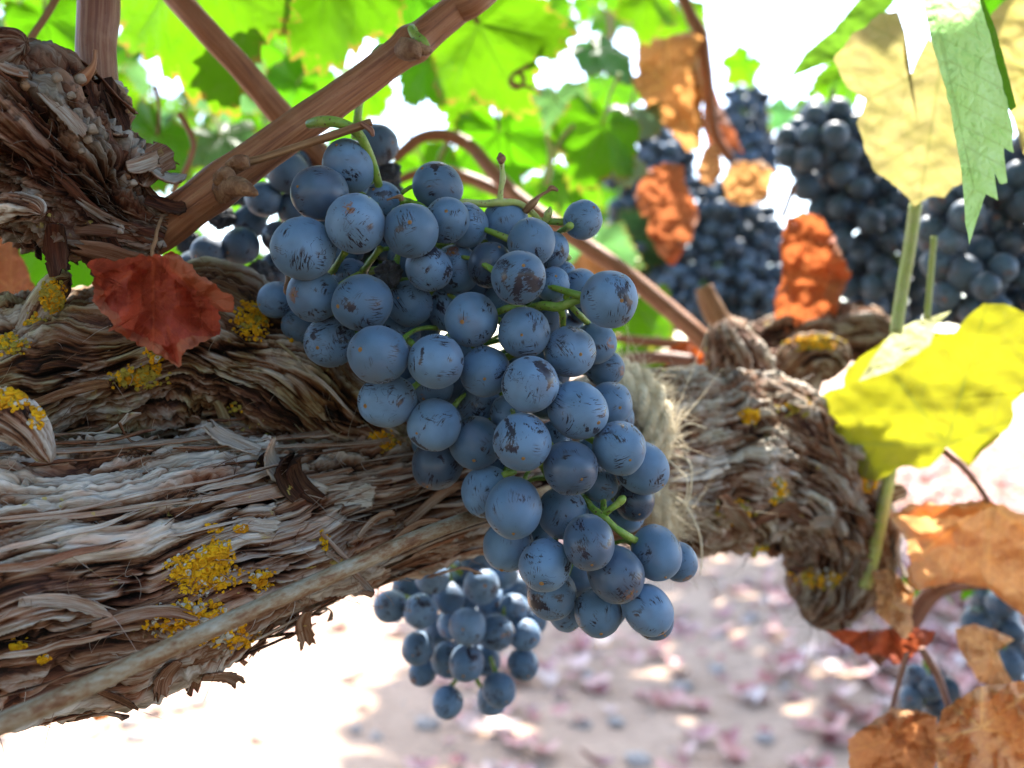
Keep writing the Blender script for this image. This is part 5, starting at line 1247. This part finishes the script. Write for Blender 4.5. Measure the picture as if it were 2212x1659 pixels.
def dry_leaf(label, out, d, **kw):
    me, M, c = polar_leaf('dry_leaf', out, d, **kw)
    return link('dry_leaf', me, None, None, M, label=label, cat='dry leaf', color=c, group='dry leaves hanging about the vine')
def live_leaf(label, out, d, lit=True, parent=VINE, **kw):
    kw.setdefault('mat', M_LEAF)
    me, M, c = polar_leaf('leaf', out, d, **kw)
    if lit:
        for p in np.array(out)[::2]:
            for w_ in (.85, .5): LITPTS.append(F(*(w_ * p + (1 - w_) * np.mean(out, 0)), d))
        LITPTS.append(F(*np.mean(out, 0), d))
    return link('leaf', me, None, parent, M, label=label, color=c)
def Z(pts, x0, y0, sc): return [((x0 + x / sc) / 1.15732, (y0 + y / sc) / 1.15732) for x, y in pts]

# red curled leaf hanging on a thread before the trunk
red = Z([(1030,170),(1130,165),(1220,120),(1340,170),(1500,340),(1650,440),(1800,570),(1900,600),(1935,700),(1925,800),(1850,800),(1770,770),(1760,900),(1775,1040),(1620,1110),(1500,1180),(1400,1230),(1345,1280),(1350,1390),(1320,1415),(1200,1340),
         (1050,1250),(900,1180),(780,1110),(680,1040),(590,1000),(530,1020),(540,980),(600,950),(530,870),(450,790),(390,710),(350,660),(370,600),(360,500),(375,400),(340,330),(290,280),(380,200),(500,210),(620,225),(760,200),(870,160),(960,175)], 150, 600, 4.424)
RL = dry_leaf('crumpled brick-red dry leaf hanging by a thread before the trunk', red, .236, cen=(340, 655), nr=70, na=420, crumple=.78, cup=.7, fold=[(.035, .26, .34), (.37, .47, .22), (.48, .80, .2), (.95, 1.0, .03)], seed=4,
              color=(.54, .105, .065), origin=(331, 553), veinrot=math.pi)
Vt, qt, tt, gt = tube_arrays([F(x, y, d) for x, y, d in [(331, 556, .232), (329, 540, .233), (336, 520, .235), (339, 500, .238), (346, 478, .243), (350, 470, .247)]], [.00055, .00042, .00045, .0004, .0004, .0003], 40, 8, .35, 3)
link('stalk', make_mesh('stalk', Vt, qt, tt, True, None, {'grain': gt}), M_TWIG, RL)

dry_leaf('pinkish brown dry leaf at the left edge under the pruning head', [(-20, 470), (20, 495), (50, 560), (75, 620), (100, 660), (112, 700), (60, 728), (0, 740), (-70, 720), (-90, 560)], .33, crumple=.3, bow=.3, seed=11, color=(.34, .14, .08))
dry_leaf('torn translucent orange leaf hanging against the white sky', Z([(370,150),(620,120),(800,60),(950,130),(900,230),(960,600),(930,1150),(800,1180),(740,1080),(660,1000),(430,780),(330,600),(250,490),(340,480),(340,300)], 1500, 60, 3.687), .62, crumple=.5, bow=.4,
         fold=[(.25, .45, .3)], seed=12, color=(.60, .31, .12))
dry_leaf('folded rust-red leaf hanging before the far grapes', [(1370, 420), (1400, 365), (1440, 350), (1478, 358), (1480, 395), (1512, 460), (1492, 520), (1470, 555), (1455, 580), (1425, 555), (1398, 505), (1402, 460), (1385, 470)], .60, crumple=.5, bow=-.3, fold=[(.55, .8, .35)], seed=13, color=(.42, .15, .07))
dry_leaf('small tan scalloped leaf among the far grapes', [(1560, 385), (1590, 345), (1625, 350), (1645, 345), (1672, 370), (1660, 420), (1625, 442), (1580, 442), (1565, 415)], .62, crumple=.55, seed=14, color=(.58, .33, .15))
dry_leaf('small tan leaf tucked beside the scalloped leaf', [(1503, 372), (1520, 320), (1540, 308), (1556, 330), (1562, 372), (1540, 402), (1518, 395)], .63, crumple=.5, seed=15, color=(.54, .30, .15))
dry_leaf('brown shrivelled leaf hanging under the shoot at the sky', [(1520, 210), (1545, 190), (1562, 240), (1590, 290), (1605, 330), (1570, 320), (1555, 345), (1530, 320), (1515, 270)], .70, crumple=.6, seed=16, color=(.30, .10, .05))
dry_leaf('red and orange folded leaf left of the full bunch', [(1700, 470), (1740, 458), (1775, 468), (1800, 510), (1842, 590), (1820, 640), (1805, 690), (1765, 715), (1716, 762), (1706, 730), (1675, 690), (1672, 650), (1690, 600), (1685, 530)], .49, crumple=.5, bow=.35, fold=[(.20, .42, .5)], seed=17, color=(.46, .14, .055))
dry_leaf('tan dry leaf peeping out behind the right side of the main bunch', [(1235, 570), (1260, 545), (1300, 552), (1335, 585), (1320, 640), (1270, 700), (1230, 690), (1215, 640)], .52, crumple=.4, seed=18, color=(.55, .28, .14))
dry_leaf('rust-coloured dry leaf behind the reddish cane', [(1430, 760), (1480, 735), (1540, 745), (1590, 770), (1560, 810), (1490, 815), (1440, 800)], .52, crumple=.5, seed=28, color=(.45, .12, .035))
dry_leaf('large orange dry leaf at the right edge', Z([(1470,270),(1580,190),(1800,190),(2020,170),(2212,260),(2400,400),(2400,800),(2212,820),(2100,740),(2000,660),(1800,640),(1620,680),(1560,640),(1580,480),(1540,360)], 1560, 1170, 2.212), .40, crumple=.6, bow=.3, cup=.35,
         fold=[(.02, .22, .28), (.6, .9, .14)], seed=19, color=(.85, .47, .23), origin=(2135, 1085), veinrot=math.pi)
dry_leaf('narrow pale brown leaf dangling from the cordon end', Z([(1370,570),(1480,560),(1610,680),(1590,800),(1600,900),(1550,950),(1500,890),(1440,850),(1390,800),(1400,700)], 1560, 1170, 2.212), .39, crumple=.8, bow=-.8, fold=[(.1, .35, .35)], seed=20, color=(.68, .43, .25))
dry_leaf('flat dark red leaf under the cordon end', Z([(1110,900),(1160,880),(1300,900),(1450,890),(1600,880),(1720,900),(1700,970),(1600,1040),(1500,1090),(1420,1030),(1300,1030),(1200,960)], 1560, 1170, 2.212), .41, crumple=.5, tilt=(0, .9), seed=21, color=(.44, .11, .05))
dry_leaf('twisted tan leaf below the big orange leaf', Z([(1830,890),(1930,860),(2060,900),(2160,950),(2060,990),(2100,1100),(2180,1230),(2150,1260),(1960,1180),(1850,1000)], 1560, 1170, 2.212), .39, crumple=.6, seed=22, color=(.72, .43, .24), fold=[(.5, .7, .3)])
dry_leaf('cupped brown leaf at the bottom edge', Z([(1240,1500),(1340,1420),(1490,1320),(1560,1330),(1650,1340),(1730,1380),(1740,1500),(1700,1800),(1250,1800)], 1560, 1170, 2.212), .36, crumple=.8, bow=1.1, tilt=(.5, .2), fold=[(.05, .3, .45)], seed=23, color=(.62, .30, .15))
dry_leaf('big orange-brown leaf in the bottom right corner', Z([(1720,1450),(1750,1340),(1880,1250),(1960,1200),(2212,1180),(2400,1300),(2400,1800),(1750,1800),(1730,1600)], 1560, 1170, 2.212), .335, crumple=.95, bow=-.8, cup=.5, tilt=(-.3, .3), fold=[(.0, .22, .4)], seed=24, color=(.74, .38, .18))
dry_leaf('small orange leaf lying on the soil below the trunk', [(190, 1500), (225, 1495), (245, 1520), (235, 1550), (205, 1560), (188, 1530)], .42, crumple=.5, seed=25, color=(.55, .22, .07))

yel = Z([(1030,735),(1070,655),(1140,610),(1210,590),(1220,540),(1250,470),(1330,410),(1450,330),(1600,280),(1720,290),(1830,290),(1900,200),(1990,130),(2100,135),(2212,170),(2400,260),(2420,500),(2300,620),(2212,620),(2150,680),(2160,760),(2080,870),(1990,940),(1910,1035),(1850,980),(1780,920),
         (1740,990),(1690,1040),(1580,1030),(1500,1050),(1400,1115),(1290,1090),(1230,970),(1180,900),(1120,840),(1060,790)], 1560, 700, 2.212)
live_leaf('big sunlit yellow leaf before the cordon arm at the right', yel, .385, nr=60, na=320, crumple=.11, bow=-.15, seed=3, color=(.41, .395, .018), origin=(2045, 960), veinrot=-.64, tilt=(.2, 0))
live_leaf('pale folded lobe lying over the yellow leaf', Z([(1300,560),(1370,440),(1480,290),(1600,230),(1700,205),(1810,170),(1730,250),(1690,360),(1600,420),(1480,500)], 1560, 700, 2.212), .375, crumple=.25, seed=5, color=(.50, .50, .30), tilt=(0, -.3))
live_leaf('cream yellow leaf hanging at the upper right', [(1852, 265), (1870, 330), (1890, 370), (1925, 395), (1960, 425), (1975, 445), (2010, 425), (2040, 425), (2060, 405), (2088, 390), (2100, 300), (2080, 200), (2040, 120), (2005, 80), (1985, 120), (1965, 165), (1952, 120), (1955, 70), (1940, 25), (1900, 30), (1870, 55), (1840, 75), (1800, 130), (1830, 190), (1870, 215)],
          .36, cen=(1985, 280), crumple=.12, seed=6, color=(.44, .37, .14), origin=(2035, 130), veinrot=math.pi * 1.05, nr=60, na=300)
live_leaf('pale yellow leaf cut by the right edge', [(2115, 60), (2170, 0), (2260, -40), (2350, 150), (2300, 350), (2212, 335), (2190, 260), (2150, 170)], .37, crumple=.25, seed=7, color=(.50, .41, .14))
live_leaf('minty green puckered leaf hanging edgewise at the upper right', [(1985, -40), (2050, -45), (2105, -40), (2140, 80), (2165, 180), (2185, 260), (2190, 330), (2168, 318), (2176, 395), (2160, 398), (2148, 372), (2156, 432), (2130, 420), (2112, 470), (2094, 528), (2085, 480), (2080, 400), (2070, 330), (2045, 200), (2015, 100)],
          .285, cen=(2105, 210), crumple=.16, pucker=.04, bow=-.5, seed=8, color=(.56, .95, .42), nr=70, na=360, lit=False, origin=(2000, -60), veinrot=math.pi * .93, tilt=(-.2, 0))
live_leaf('dark green far half of the hanging green leaf', [(2100, -40), (2125, 0), (2150, 60), (2175, 150), (2196, 232), (2182, 240), (2150, 190), (2115, 80)], .295, crumple=.1, seed=9, color=(.10, .27, .01), tilt=(.5, 0))
live_leaf('slim green leaf seen edge-on against the white sky', [(1700, 172), (1740, 112), (1800, 62), (1860, -10), (1960, -30), (1905, 40), (1855, 95), (1805, 130), (1755, 150)], .52, crumple=.2, seed=10, color=(.13, .28, .02))
live_leaf('narrow green leaf tip below the slim green leaf', [(1748, 200), (1770, 160), (1830, 120), (1880, 80), (1900, 60), (1880, 110), (1830, 160), (1790, 180)], .5, crumple=.2, seed=30, color=(.12, .28, .01))

# ------------------------------------------------------------------ shading canopy above the picture
def canopy(name, parent, n, box, size, seed, cols, test=True, lowest=60):
    r = random.Random(seed); bag = Bag(); lit = np.array(LITPTS); k = 0; tries = 0
    base = []
    for m in SMALL:
        co = np.empty(len(m.vertices) * 3, np.float32); m.vertices.foreach_get('co', co); base.append(co.reshape(-1, 3))
    q = grid_quads(4, 25, False)
    vv = []
    for m in SMALL:
        a = np.empty(len(m.vertices), np.float32); m.attributes['vein'].data.foreach_get('value', a); vv.append(a)
    while k < n and tries < n * 40:
        tries += 1
        p = np.array([r.uniform(*box[0]), r.uniform(*box[1]), r.uniform(*box[2])]); s = r.uniform(*size)
        row = HY - (p[2] - s * .9 - CAM_H) / (K * max(p[1] + s, .05))
        if p[1] > 0 and row > -lowest: continue
        if test and len(lit):
            w = p - lit; al = w @ SUN; dist = np.linalg.norm(w - al[:, None] * SUN, axis=1)
            if ((al > 0) & (dist < s * .95)).any() and r.random() < .97: continue
        R = (Matrix.Rotation(r.uniform(0, 6.28), 3, 'Z') @ Matrix.Rotation(r.uniform(-.7, .7), 3, 'X') @ Matrix.Rotation(r.uniform(-.6, .6), 3, 'Y'))
        i = r.randrange(4)
        V = (base[i] * s) @ np.array(R).T + p
        bag.add(V, q, None, {'vein': vv[i], 'edge': .3}, {'leafpos': base[i] + k}); k += 1
    me = bag.mesh(name); me.materials.append(M_LEAF)
    return link(name, me, None, parent, kind='stuff', color=cols)
canopy('canopy_leaves', VINE, 620, ((-.42, .62), (.16, .95), (.82, 1.15)), (.045, .075), 3, (.075, .165, .010))
canopy('canopy_leaves', VINE, 420, ((-1.0, -.12), (-.55, .3), (.78, 1.5)), (.05, .08), 8, (.07, .15, .010), test=False)  # unseen leaves added at the upper left to block skylight from that side
canopy('canopy_leaves', BACKV, 3300, ((.30, 4.2), (2.4, 6.8), (1.95, 3.0)), (.07, .13), 4, (.16, .34, .018), test=False, lowest=30)

# unseen wall of vine leaves added behind the camera to block the low sky
SKY_SCREEN = empty('grape_vine', (0, -1.5, 0), 'unseen wall of vine leaves added behind the viewer to block low skylight', 'vine', 'grapevines')
canopy('sky_screen_leaves', SKY_SCREEN, 1800, ((-3.0, 3.0), (-1.7, -1.0), (.15, 2.0)), (.08, .12), 6, (.045, .10, .008), test=False)
for i in range(5):
    x0 = -2.2 + i * 1.1
    tube_obj('trunk', [(x0, -1.5, -.05), (x0 + .03, -1.48, .3), (x0 - .02, -1.5, .7), (x0 + .05, -1.5, 1.4)], [.045, .035, .03, .012], M_CANE, SKY_SCREEN, 30, 14, .15, i)  # stems carrying the added leaf wall
